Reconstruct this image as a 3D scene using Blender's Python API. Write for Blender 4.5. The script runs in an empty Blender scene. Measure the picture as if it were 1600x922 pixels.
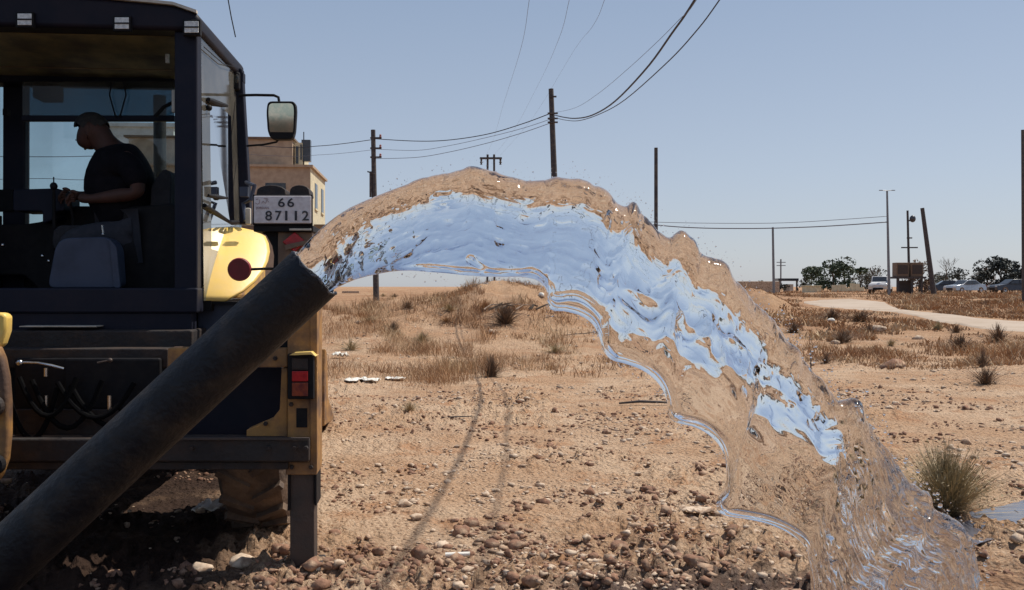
import bpy, bmesh, math, random
import numpy as np
from mathutils import Vector, Matrix, Euler
random.seed(7); rng = np.random.default_rng(11)
SC = bpy.context.scene
COL = SC.collection
# ------------------------------------------------------------------ camera, sky, sun, exposure
F = 1400.0; CAMZ = 1.45; PITCH = math.atan(13 / F)
cd = bpy.data.cameras.new('camera'); cam = bpy.data.objects.new('camera', cd); COL.objects.link(cam)
cam.location = (0, 0, CAMZ); cam.rotation_euler = (math.pi / 2 - PITCH, 0, 0)
cd.sensor_width = 36; cd.lens = 36 * F / 1600; cd.clip_start = 0.05; cd.clip_end = 12000
SC.camera = cam
SUN = Vector((0.46, 0.25, 0.85)).normalized()
wd = bpy.data.worlds.new("World"); SC.world = wd; wd.use_nodes = True
wn = wd.node_tree; bg = wn.nodes['Background']
sky = wn.nodes.new('ShaderNodeTexSky'); sky.sky_type = 'NISHITA'; sky.sun_disc = False
sky.sun_elevation = math.asin(SUN.z); sky.sun_rotation = math.atan2(SUN.x, SUN.y)
sky.air_density = 1.0; sky.dust_density = 1.0; sky.ozone_density = 2.0; sky.altitude = 600
hs = wn.nodes.new('ShaderNodeHueSaturation'); hs.inputs['Saturation'].default_value = 0.66; hs.inputs['Value'].default_value = 1.0
wn.links.new(sky.outputs[0], hs.inputs['Color'])
tcw = wn.nodes.new('ShaderNodeTexCoord'); sxw = wn.nodes.new('ShaderNodeSeparateXYZ'); wn.links.new(tcw.outputs['Generated'], sxw.inputs[0])
dusty = wn.nodes.new('ShaderNodeValToRGB'); cr = dusty.color_ramp          # thin dust veil over the whole sky, paler towards the horizon
for i, (p_, c_) in enumerate(((0.0, (.385,.41,.465)), (.12, (.32,.378,.475)), (.30, (.225,.302,.43)), (1.0, (.13,.20,.36)))):
    e_ = cr.elements[i] if i < 2 else cr.elements.new(p_)
    e_.position = p_; e_.color = (*c_, 1)
wn.links.new(sxw.outputs[2], dusty.inputs[0])
sc10 = wn.nodes.new('ShaderNodeVectorMath'); sc10.operation = 'SCALE'; sc10.inputs['Scale'].default_value = 10.0; wn.links.new(dusty.outputs[0], sc10.inputs[0])
mxw = wn.nodes.new('ShaderNodeMix'); mxw.data_type = 'RGBA'; mxw.inputs[0].default_value = .68
wn.links.new(hs.outputs[0], mxw.inputs[6]); wn.links.new(sc10.outputs[0], mxw.inputs[7]); wn.links.new(mxw.outputs[2], bg.inputs[0])
bg.inputs[1].default_value = 0.10
sd = bpy.data.lights.new('sun', 'SUN'); sd.energy = 4.3; sd.angle = math.radians(0.5); sd.color = (1, 0.93, 0.82)
so = bpy.data.objects.new('sun', sd); COL.objects.link(so); so.location = (20, 10, 30)
so.rotation_euler = SUN.to_track_quat('Z', 'Y').to_euler()
SC.view_settings.view_transform = 'Standard'; SC.view_settings.look = 'None'; SC.view_settings.gamma = 1
SC.view_settings.exposure = 0.30
SC.render.engine = 'CYCLES'
SC.cycles.max_bounces = 14; SC.cycles.transmission_bounces = 12; SC.cycles.transparent_max_bounces = 16
SC.cycles.sample_clamp_indirect = 6.0; SC.cycles.blur_glossy = 0.4

# ------------------------------------------------------------------ helpers
CP = Vector((0, 0, CAMZ))
def ray(px, py):
    a, b = (px - 800) / F, (461 - py) / F
    return Vector((a, math.cos(PITCH) + b * math.sin(PITCH), -math.sin(PITCH) + b * math.cos(PITCH)))
def W(px, py, D):
    d = ray(px, py); return CP + d * (D / d.y)
# the loader's own frame: origin on the ground below its rear right corner
TO = Vector((-0.992, 4.51, 0)); YAW = math.radians(5)
RI = Matrix.Rotation(-YAW, 3, 'Z'); RR = Matrix.Rotation(YAW, 3, 'Z')
def L(px, py, yl):
    c = RI @ (CP - TO); d = RI @ ray(px, py); t = (yl - c.y) / d.y
    return c + d * t
def LW(px, py, yl): return RR @ L(px, py, yl) + TO

def hsh(ix, iy, iz, s):
    n = (ix.astype(np.int64) * 374761393 + iy.astype(np.int64) * 668265263 + iz.astype(np.int64) * 2147483647 + s * 974634777) & 0xffffffff
    n = ((n ^ (n >> 13)) * 1274126177) & 0xffffffff
    return ((n ^ (n >> 16)) & 0xffff) / 32767.5 - 1.0
def noise(x, y, z=0.0, s=0):
    x = np.asarray(x, float); y = np.asarray(y, float); z = np.asarray(z, float) + np.zeros_like(x)
    ix, iy, iz = np.floor(x), np.floor(y), np.floor(z); fx, fy, fz = x - ix, y - iy, z - iz
    u, v, w = [f * f * f * (f * (f * 6 - 15) + 10) for f in (fx, fy, fz)]
    def c(a, b, d): return hsh(ix + a, iy + b, iz + d, s)
    x0 = (c(0,0,0)*(1-u)+c(1,0,0)*u)*(1-v) + (c(0,1,0)*(1-u)+c(1,1,0)*u)*v
    if not np.any(fz): return x0
    x1 = (c(0,0,1)*(1-u)+c(1,0,1)*u)*(1-v) + (c(0,1,1)*(1-u)+c(1,1,1)*u)*v
    return x0*(1-w)+x1*w
def fbm(x, y, z=0.0, s=0, o=4, g=0.5):
    r = 0; a = 1
    for k in range(o):
        r = r + a * noise(np.asarray(x)*2**k + 13.7*k, np.asarray(y)*2**k - 7.1*k, z*2**k, s + k); a *= g
    return r
def sst(x, a, b):
    t = np.clip((np.asarray(x, float) - a) / (b - a), 0, 1); return t*t*(3-2*t)

def ground_h(x, y):
    x = np.asarray(x, float); y = np.asarray(y, float); D = np.hypot(x, y)
    h = 0.75 * sst(y, 32, 95)
    h = h + 0.012 * fbm(x*1.3, y*1.3, 0, 3, 4) * sst(D, 0.5, 3)
    h = h + 0.10 * noise(x*0.22+5, y*0.22, 0, 9) * sst(D, 8, 20) + 0.25 * noise(x*0.05, y*0.05, 0, 21) * sst(D, 40, 120)
    # mounds of earth behind the water
    for cx, cy, rx, ry, a in ((-1.5, 27, 7.5, 4.5, 1.05), (-.3, 30, 3, 3, .45), (4.5, 32, 7, 4, 1.1), (11.2, 42, 1.9, 4, 1.35), (14.0, 47, 3, 5, .35), (-8, 24, 3.5, 3, .5)):
        q = ((x-cx)/rx)**2 + ((y-cy)/ry)**2
        h = h + a * np.exp(-q*1.4) * (1 + .14*noise(x*1.1, y*1.1, 0, 5) + .06*noise(x*3.1, y*3.1, 0, 6))
    # dug-out bank of earth along the trench near the camera
    bank = np.exp(-((y - 4.33 - .05*noise(x*1.5, 0*x, 0, 8))/.16)**2) * sst(x, -2.4, -1.1) * (1 - sst(x, .2, .7)) * (1-np.exp(-((x+.95)/.32)**2))
    h = h + bank * (.035 + .03*fbm(x*6, y*6, 0, 31, 3))
    rough = sst(D, 1, 3) * (1 - sst(D, 18, 30))
    patch = np.clip(.5 + fbm(x*.8, y*.8, 0, 40, 2), 0, 1.4)
    h = h + rough * patch * (.028*np.abs(fbm(x*6, y*6, 0, 41, 4)) + .050*np.maximum(fbm(x*12, y*12, 0, 45, 2)-.22, 0) + .045*np.maximum(fbm(x*27, y*20, 0, 48, 2)-.30, 0))
    # furrow running away from the camera
    fx_ = -.41 + .05*noise(y*.5, 0*y, 0, 50)
    # shallow runnel that holds the spilt water
    h = h - .03*np.exp(-((y - runnel_y(x))/.22)**2) * sst(x, 2.0, 2.6)
    return h
def runnel_y(x): return 5.25 + .8*(np.asarray(x, float) - 2.66)
def gh(x, y): return float(ground_h(np.array([x]), np.array([y]))[0])
def G(px, py):
    d = ray(px, py); ts = 3.0*1.01**np.arange(560)
    for _ in range(2):
        k = int(np.argmax(CAMZ + d.z*ts <= ground_h(d.x*ts, d.y*ts))); k = max(k, 1); ts = np.linspace(ts[k-1], ts[k], 40)
    p = CP + d*float(ts[20]); return Vector((p.x, p.y, gh(p.x, p.y)))

# materials
def lk(nt, a, b): nt.links.new(a, b)
def mat(name, col, col2=None, scale=6.0, rough=0.6, metal=0.0, bump=0.0, bscale=40.0, mixlo=.42, mixhi=.62, rough2=None, detail=5, spec=None, col3=None, scale3=2.0):
    m = bpy.data.materials.new(name); m.use_nodes = True; nt = m.node_tree; b = nt.nodes['Principled BSDF']
    b.inputs['Base Color'].default_value = (*col, 1); b.inputs['Roughness'].default_value = rough; b.inputs['Metallic'].default_value = metal
    if spec is not None: b.inputs['Specular IOR Level'].default_value = spec
    tc = nt.nodes.new('ShaderNodeTexCoord')
    if col2:
        n = nt.nodes.new('ShaderNodeTexNoise'); n.inputs['Scale'].default_value = scale; n.inputs['Detail'].default_value = detail; n.inputs['Roughness'].default_value = .62
        lk(nt, tc.outputs['Object'], n.inputs['Vector'])
        r = nt.nodes.new('ShaderNodeMapRange'); r.inputs[1].default_value = mixlo; r.inputs[2].default_value = mixhi; lk(nt, n.outputs[0], r.inputs[0])
        x = nt.nodes.new('ShaderNodeMix'); x.data_type = 'RGBA'; x.inputs[6].default_value = (*col, 1); x.inputs[7].default_value = (*col2, 1)
        lk(nt, r.outputs[0], x.inputs[0]); out = x.outputs[2]
        if col3:
            n3 = nt.nodes.new('ShaderNodeTexNoise'); n3.inputs['Scale'].default_value = scale3; n3.inputs['Detail'].default_value = 4; lk(nt, tc.outputs['Object'], n3.inputs['Vector'])
            r3 = nt.nodes.new('ShaderNodeMapRange'); r3.inputs[1].default_value = .5; r3.inputs[2].default_value = .65; lk(nt, n3.outputs[0], r3.inputs[0])
            y = nt.nodes.new('ShaderNodeMix'); y.data_type = 'RGBA'; lk(nt, out, y.inputs[6]); y.inputs[7].default_value = (*col3, 1); lk(nt, r3.outputs[0], y.inputs[0]); out = y.outputs[2]
        lk(nt, out, b.inputs['Base Color'])
        if rough2 is not None:
            q = nt.nodes.new('ShaderNodeMapRange'); q.inputs[3].default_value = rough; q.inputs[4].default_value = rough2; lk(nt, r.outputs[0], q.inputs[0]); lk(nt, q.outputs[0], b.inputs['Roughness'])
    if bump:
        n2 = nt.nodes.new('ShaderNodeTexNoise'); n2.inputs['Scale'].default_value = bscale; n2.inputs['Detail'].default_value = 6
        lk(nt, tc.outputs['Object'], n2.inputs['Vector'])
        bp = nt.nodes.new('ShaderNodeBump'); bp.inputs['Strength'].default_value = bump; bp.inputs['Distance'].default_value = .02
        lk(nt, n2.outputs[0], bp.inputs['Height']); lk(nt, bp.outputs[0], b.inputs['Normal'])
    return m
def pane(name, tint, gloss=1.0, d0=.03, d1=.16):
    m = bpy.data.materials.new(name); m.use_nodes = True; nt = m.node_tree; nt.nodes.remove(nt.nodes['Principled BSDF'])
    o = nt.nodes['Material Output']; t = nt.nodes.new('ShaderNodeBsdfTransparent'); t.inputs[0].default_value = (*tint, 1)
    g = nt.nodes.new('ShaderNodeBsdfGlossy'); g.inputs['Roughness'].default_value = .03
    d = nt.nodes.new('ShaderNodeBsdfDiffuse'); d.inputs[0].default_value = (.45, .42, .36, 1)
    n = nt.nodes.new('ShaderNodeTexNoise'); n.inputs['Scale'].default_value = 3.5; n.inputs['Detail'].default_value = 6
    tc = nt.nodes.new('ShaderNodeTexCoord'); lk(nt, tc.outputs['Object'], n.inputs['Vector'])
    r = nt.nodes.new('ShaderNodeMapRange'); r.inputs[1].default_value = .35; r.inputs[2].default_value = .8; r.inputs[3].default_value = d0; r.inputs[4].default_value = d1; lk(nt, n.outputs[0], r.inputs[0])
    f = nt.nodes.new('ShaderNodeFresnel'); f.inputs[0].default_value = 1.5
    k = nt.nodes.new('ShaderNodeMath'); k.operation = 'MULTIPLY'; k.inputs[1].default_value = gloss; lk(nt, f.outputs[0], k.inputs[0])
    m0 = nt.nodes.new('ShaderNodeMixShader'); lk(nt, r.outputs[0], m0.inputs[0]); lk(nt, t.outputs[0], m0.inputs[1]); lk(nt, d.outputs[0], m0.inputs[2])
    m1 = nt.nodes.new('ShaderNodeMixShader'); lk(nt, k.outputs[0], m1.inputs[0]); lk(nt, m0.outputs[0], m1.inputs[1]); lk(nt, g.outputs[0], m1.inputs[2])
    lk(nt, m1.outputs[0], o.inputs[0]); return m

M = {}
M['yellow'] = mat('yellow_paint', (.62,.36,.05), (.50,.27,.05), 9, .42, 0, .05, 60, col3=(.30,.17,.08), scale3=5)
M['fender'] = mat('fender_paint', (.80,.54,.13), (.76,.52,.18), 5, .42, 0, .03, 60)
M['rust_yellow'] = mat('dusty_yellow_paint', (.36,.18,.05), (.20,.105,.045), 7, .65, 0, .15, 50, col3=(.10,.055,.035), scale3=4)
M['navy'] = mat('dark_cab_frame', (.007,.009,.020), (.012,.012,.022), 8, .6, spec=.22)
M['roofm'] = mat('cab_roof_paint', (.008,.008,.016), (.014,.011,.018), 6, .6, spec=.22)
M['black'] = mat('black_plastic', (.007,.007,.009), (.012,.011,.012), 14, .65, 0, .1, spec=.2)
M['dirty'] = mat('oily_steel', (.014,.010,.010), (.038,.022,.015), 9, .7, 0, .25, 45, col3=(.02,.018,.018), scale3=5)
M['legm'] = mat('worn_leg_steel', (.06,.04,.032), (.04,.032,.028), 6, .6, 0, .2, 70)
M['brownbox'] = mat('dusty_brown_steel', (.19,.125,.08), (.13,.085,.055), 8, .6, .1, .1, 50)
M['rubber'] = mat('tyre_rubber', (.085,.058,.042), (.19,.125,.08), 5, .85, 0, .3, 60)
M['grey'] = mat('grey_plastic', (.045,.058,.095), (.032,.042,.07), 5, .5, spec=.3)
M['seatm'] = mat('seat_fabric', (.012,.012,.016), (.02,.02,.024), 22, .85, 0, .2, 90)
M['headliner'] = mat('headliner', (.20,.17,.09), (.10,.09,.06), 5, .6, 0, .1, 20, col3=(.05,.04,.04), scale3=3)
M['strip'] = mat('pale_trim', (.55,.50,.42), (.4,.37,.3), 10, .5)
M['lens'] = mat('work_light_lens', (.72,.72,.68), (.5,.5,.48), 60, .25, 0, .1)
M['redl'] = mat('red_reflector', (.42,.012,.015), (.30,.008,.012), 40, .25, 0, .1, 200)
M['redmat'] = mat('red_reflector_disc', (.22,.01,.015), (.17,.01,.012), 20, .5)
M['amber'] = mat('amber_lens', (.25,.05,.02), (.12,.02,.02), 30, .3)
M['plate'] = mat('plate_white', (.66,.62,.62), (.55,.5,.5), 30, .5, 0, .05)
M['ink'] = mat('plate_black', (.02,.02,.025), (.035,.03,.04), 50, .5)
M['ink2'] = mat('plate_faded_red', (.26,.15,.16), (.35,.25,.25), 50, .5)
M['chrome'] = mat('bright_steel', (.6,.6,.6), (.45,.45,.45), 20, .25, 1)
M['mirror'] = mat('mirror_glass', (.50,.56,.48), (.75,.70,.58), 14, .05, 1)
M['hose'] = mat('hydraulic_hose', (.004,.004,.005), (.006,.006,.006), 30, .9, spec=.04)
M['pipe'] = mat('black_pipe', (.0055,.006,.0095), (.011,.010,.011), 14, .5, 0, .3, 55, rough2=.65, col3=(.026,.020,.017), scale3=9, spec=.32)
M['piperim'] = mat('pipe_cut_edge', (.10,.10,.11), (.03,.03,.03), 60, .5, .2, .4, 90)
M['skin'] = mat('skin', (.075,.035,.027), (.06,.03,.022), 12, .6, spec=.25)
M['hair'] = mat('dark_hair', (.012,.010,.010), (.03,.025,.02), 60, .7, 0, .5, 200)
M['shirt'] = mat('dark_shirt', (.006,.0055,.008), (.009,.008,.011), 20, .9, 0, .2, 60, spec=.1)
M['trouser'] = mat('dark_trousers', (.02,.022,.03), (.03,.03,.04), 20, .9)
M['wood'] = mat('weathered_pole_wood', (.045,.04,.045), (.09,.075,.065), 9, .8, 0, .3, 40)
M['galv'] = mat('galvanised_pole', (.22,.23,.25), (.15,.16,.18), 9, .5, .5)
M['wire'] = mat('cable_black', (.02,.022,.035), (.03,.03,.04), 9, .6)
M['wire2'] = mat('cable_thin_grey', (.10,.11,.15), (.13,.14,.18), 9, .6)
M['tan'] = mat('tan_limestone', (.42,.32,.23), (.34,.25,.18), 3, .85, 0, .2, 12)
M['cream'] = mat('cream_and_sunlit_render', (.62,.55,.38), (.50,.45,.32), 3, .85, 0, .15, 10)  # pale walls and sills; also stands for sunlight on the house side
M['white'] = mat('white_render', (.70,.69,.66), (.58,.56,.52), 2, .8, 0, .1, 10)
M['win'] = mat('window_dark', (.03,.035,.045), (.05,.055,.06), 4, .15)
M['bark'] = mat('bark', (.10,.07,.05), (.06,.045,.035), 14, .9, 0, .4, 50)
M['leaf'] = mat('dark_green_leaves', (.032,.055,.028), (.055,.075,.035), 1.5, .7)
M['leaf2'] = mat('grey_green_leaves', (.065,.070,.050), (.095,.085,.06), 1.5, .7)
M['leaf3'] = mat('blackish_leaves', (.02,.028,.026), (.035,.042,.035), 1.5, .7)
M['bush'] = mat('bush_stems', (.30,.24,.135), (.42,.32,.19), 5, .8)
M['drygrass'] = mat('dry_grass_blades', (.42,.24,.12), (.25,.135,.065), 1.2, .85, col3=(.52,.38,.23), scale3=.6)
M['twig'] = mat('dry_twigs', (.14,.09,.06), (.20,.13,.08), 5, .85)
M['stone'] = mat('pale_stone', (.56,.44,.33), (.36,.25,.17), 21, .9, 0, .3, 30, col3=(.22,.14,.09), scale3=13)
M['clod'] = mat('brown_clod', (.27,.145,.09), (.12,.06,.038), 17, .95, 0, .5, 30, col3=(.40,.27,.18), scale3=11)
M['rubbish'] = mat('white_rubbish', (.75,.72,.66), (.6,.57,.5), 12, .6)
M['carw'] = mat('car_paint_white', (.70,.70,.70), (.6,.6,.6), 4, .25)
M['cars'] = mat('car_paint_silver', (.42,.44,.47), (.36,.38,.4), 4, .25, .5)
M['cardk'] = mat('car_paint_dark', (.04,.045,.055), (.06,.06,.07), 4, .25)
M['glasspane'] = pane('clear_cab_glass', (.72,.82,.84), .9)
M['sideglass'] = pane('side_cab_glass', (.52,.72,.82), 1.1, .12, .34)
M['tintpane'] = pane('tinted_cab_glass', (.22,.30,.35), .5)

def water_mat(name, rough=0.035, aer=0.0):
    m = bpy.data.materials.new(name); m.use_nodes = True; nt = m.node_tree; b = nt.nodes['Principled BSDF']
    b.inputs['Base Color'].default_value = (.97,.985,1,1); b.inputs['Roughness'].default_value = rough
    b.inputs['IOR'].default_value = 1.333; b.inputs['Transmission Weight'].default_value = 1
    tc = nt.nodes.new('ShaderNodeTexCoord'); n = nt.nodes.new('ShaderNodeTexNoise'); n.inputs['Scale'].default_value = 22; n.inputs['Detail'].default_value = 3
    lk(nt, tc.outputs['Object'], n.inputs['Vector'])
    bp = nt.nodes.new('ShaderNodeBump'); bp.inputs['Strength'].default_value = .12; bp.inputs['Distance'].default_value = .01
    lk(nt, n.outputs[0], bp.inputs['Height']); lk(nt, bp.outputs[0], b.inputs['Normal'])
    return m
M['water'] = water_mat('clear_water')

class MB:
    def __init__(s): s.v = []; s.f = []; s.mi = []; s.cur = 0
    def add(s, vs, fs):
        o = len(s.v); s.v += [tuple(v) for v in vs]; s.f += [tuple(i+o for i in f) for f in fs]; s.mi += [s.cur]*len(fs); return s
    def box(s, c, d, rot=None):
        c = Vector(c); h = Vector(d)/2; vs = []
        for x in (-1,1):
            for y in (-1,1):
                for z in (-1,1):
                    p = Vector((x*h.x, y*h.y, z*h.z))
                    if rot is not None: p = rot @ p
                    vs.append(c+p)
        return s.add(vs, [(0,1,3,2),(4,6,7,5),(0,4,5,1),(2,3,7,6),(0,2,6,4),(1,5,7,3)])
    def mm(s, a, b):
        a = Vector(a); b = Vector(b); return s.box((a+b)/2, (abs(b.x-a.x), abs(b.y-a.y), abs(b.z-a.z)))
    def prism(s, pts, off):
        n = len(pts); off = Vector(off); A = [Vector(p) for p in pts]; Bv = [p+off for p in A]
        nrm = Vector((0,0,0))
        for i in range(n): nrm += A[i].cross(A[(i+1)%n])
        fl = nrm.dot(off) > 0
        fr = tuple(range(n)); bk = tuple(range(2*n-1, n-1, -1))
        sides = [(i+n, (i+1)%n+n, (i+1)%n, i) for i in range(n)]
        fs = [fr, bk]+sides
        if fl: fs = [tuple(reversed(f)) for f in fs]
        return s.add(A+Bv, fs)
    def tube(s, path, r, seg=8, caps=True, closed=False):
        P = [Vector(p) for p in path]; n = len(P); R = r if isinstance(r, (list, tuple)) else [r]*n
        vs = []; up = None
        for i, p in enumerate(P):
            t = (P[min(i+1, n-1)] - P[max(i-1, 0)]).normalized()
            if up is None: up = t.orthogonal().normalized()
            up = (up - t*up.dot(t)); up = up.normalized() if up.length > 1e-6 else t.orthogonal().normalized()
            sd_ = t.cross(up)
            for k in range(seg):
                a = 2*math.pi*k/seg; vs.append(p + (up*math.cos(a) + sd_*math.sin(a))*R[i])
        fs = [(i*seg+k, i*seg+(k+1)%seg, (i+1)*seg+(k+1)%seg, (i+1)*seg+k) for i in range(n-1) for k in range(seg)]
        if caps: fs += [tuple(range(seg-1, -1, -1)), tuple(range((n-1)*seg, n*seg))]
        return s.add(vs, fs)
    def lathe(s, prof, c, axis='X', seg=32, closed=False):
        vs = []; n = len(prof); c = Vector(c)
        for k in range(seg):
            a = 2*math.pi*k/seg
            for (r, h) in prof:
                if axis == 'X': vs.append(c+Vector((h, r*math.cos(a), r*math.sin(a))))
                elif axis == 'Y': vs.append(c+Vector((r*math.cos(a), h, r*math.sin(a))))
                else: vs.append(c+Vector((r*math.cos(a), r*math.sin(a), h)))
        m = n if closed else n-1
        fs = [(k*n+i, k*n+(i+1)%n, ((k+1)%seg)*n+(i+1)%n, ((k+1)%seg)*n+i) for k in range(seg) for i in range(m)]
        if not closed:
            if prof[0][0] > 1e-4: fs.append(tuple(k*n for k in range(seg)))
            if prof[-1][0] > 1e-4: fs.append(tuple(k*n+n-1 for k in reversed(range(seg))))
        return s.add(vs, fs)
    def ball(s, c, r, u=12, w=8):
        c = Vector(c); r = Vector(r) if hasattr(r, '__len__') else Vector((r,r,r)); vs = [c+Vector((0,0,r.z))]
        for i in range(1, w):
            for k in range(u):
                a, b = 2*math.pi*k/u, math.pi*i/w
                vs.append(c+Vector((r.x*math.sin(b)*math.cos(a), r.y*math.sin(b)*math.sin(a), r.z*math.cos(b))))
        vs.append(c-Vector((0,0,r.z))); e = len(vs)-1
        fs = [(0, 1+k, 1+(k+1)%u) for k in range(u)] + [(e, 1+(w-2)*u+(k+1)%u, 1+(w-2)*u+k) for k in range(u)]
        fs += [(1+i*u+k, 1+(i+1)*u+k, 1+(i+1)*u+(k+1)%u, 1+i*u+(k+1)%u) for i in range(w-2) for k in range(u)]
        return s.add(vs, fs)
    def build(s, name, m, parent=None, bevel=0, smooth=False, seg=2, fix=True):
        me = bpy.data.meshes.new(name); me.from_pydata(s.v, [], s.f)
        for x in (m if isinstance(m, (list, tuple)) else [m]): me.materials.append(M[x] if isinstance(x, str) else x)
        if isinstance(m, (list, tuple)): me.polygons.foreach_set('material_index', s.mi)
        if fix:
            b = bmesh.new(); b.from_mesh(me); bmesh.ops.recalc_face_normals(b, faces=b.faces); b.to_mesh(me); b.free()
        if smooth:
            me.polygons.foreach_set('use_smooth', [True]*len(me.polygons))
            if smooth != 'all': me.set_sharp_from_angle(angle=math.radians(38))
        o = bpy.data.objects.new(name, me); COL.objects.link(o)
        if parent: o.parent = parent
        if bevel:
            q = o.modifiers.new('bevel', 'BEVEL'); q.width = bevel; q.segments = seg; q.limit_method = 'ANGLE'; q.harden_normals = False
        return o
def npmesh(name, V, Fc, m, parent=None, smooth=False, kind=None):
    """V (n,3) float array, Fc (k,3 or 4) int array"""
    me = bpy.data.meshes.new(name); n, k = len(V), Fc.shape[1]
    me.vertices.add(n); me.vertices.foreach_set('co', np.ascontiguousarray(V, dtype=np.float32).ravel())
    me.loops.add(Fc.size); me.loops.foreach_set('vertex_index', np.ascontiguousarray(Fc, dtype=np.int32).ravel())
    me.polygons.add(len(Fc)); me.polygons.foreach_set('loop_start', np.arange(0, Fc.size, k, dtype=np.int32))
    me.polygons.foreach_set('loop_total', np.full(len(Fc), k, dtype=np.int32))
    if smooth: me.polygons.foreach_set('use_smooth', np.ones(len(Fc), dtype=bool))
    me.materials.append(M[m] if isinstance(m, str) else m); me.update(calc_edges=True)
    o = bpy.data.objects.new(name, me); COL.objects.link(o)
    if parent: o.parent = parent
    if kind: o['kind'] = kind
    return o
def tag(o, label, cat, group=None, kind=None):
    o['label'] = label
    if cat: o['category'] = cat
    if group: o['group'] = group
    if kind: o['kind'] = kind
    return o
def thing(name, label, cat, loc=(0,0,0), rz=0, group=None):
    o = bpy.data.objects.new(name, None); COL.objects.link(o); o.location = loc; o.rotation_euler = (0,0,rz); o.empty_display_size = .2
    return tag(o, label, cat, group)
def shift_origin(o, p):
    p = Vector(p); o.data.transform(Matrix.Translation(-p)); o.location = p; return o
# ------------------------------------------------------------------ ground
def build_ground():
    fr = np.radians(np.arange(-37, 37.001, .13)); bk = np.radians(np.arange(39, 321.1, 2.0))
    ang = np.concatenate([fr, bk]); r = [0.25]
    while r[-1] < 9000: r.append(r[-1]*(1.0085 if 3.2 < r[-1] < 60 else 1.035 if r[-1] < 400 else 1.1))
    r = np.array(r); A, R = np.meshgrid(ang, r); X = R*np.sin(A); Y = R*np.cos(A)
    Z = ground_h(X, Y); n, m = X.shape
    V = np.stack([X, Y, Z], -1).reshape(-1, 3); V = np.vstack([V, [[0, 0, 0]]])
    i, j = np.meshgrid(np.arange(n-1), np.arange(m), indexing='ij'); j2 = (j+1) % m
    Q = np.stack([i*m+j, i*m+j2, (i+1)*m+j2, (i+1)*m+j], -1).reshape(-1, 4)
    c = n*m; cap = np.stack([np.full(m, c), np.arange(m), (np.arange(m)+1) % m, (np.arange(m)+1) % m], -1)
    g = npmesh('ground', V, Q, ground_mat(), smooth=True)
    bm_ = bmesh.new(); bm_.from_mesh(g.data); bm_.verts.ensure_lookup_table()
    for k in range(m): bm_.faces.new((bm_.verts[c], bm_.verts[(k+1) % m], bm_.verts[k]))
    bmesh.ops.recalc_face_normals(bm_, faces=bm_.faces)
    bm_.faces.ensure_lookup_table()
    bm_.normal_update()
    if bm_.faces[0].normal.z < 0: bmesh.ops.reverse_faces(bm_, faces=bm_.faces)
    bm_.to_mesh(g.data); bm_.free(); g['kind'] = 'structure'
    return g
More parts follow.
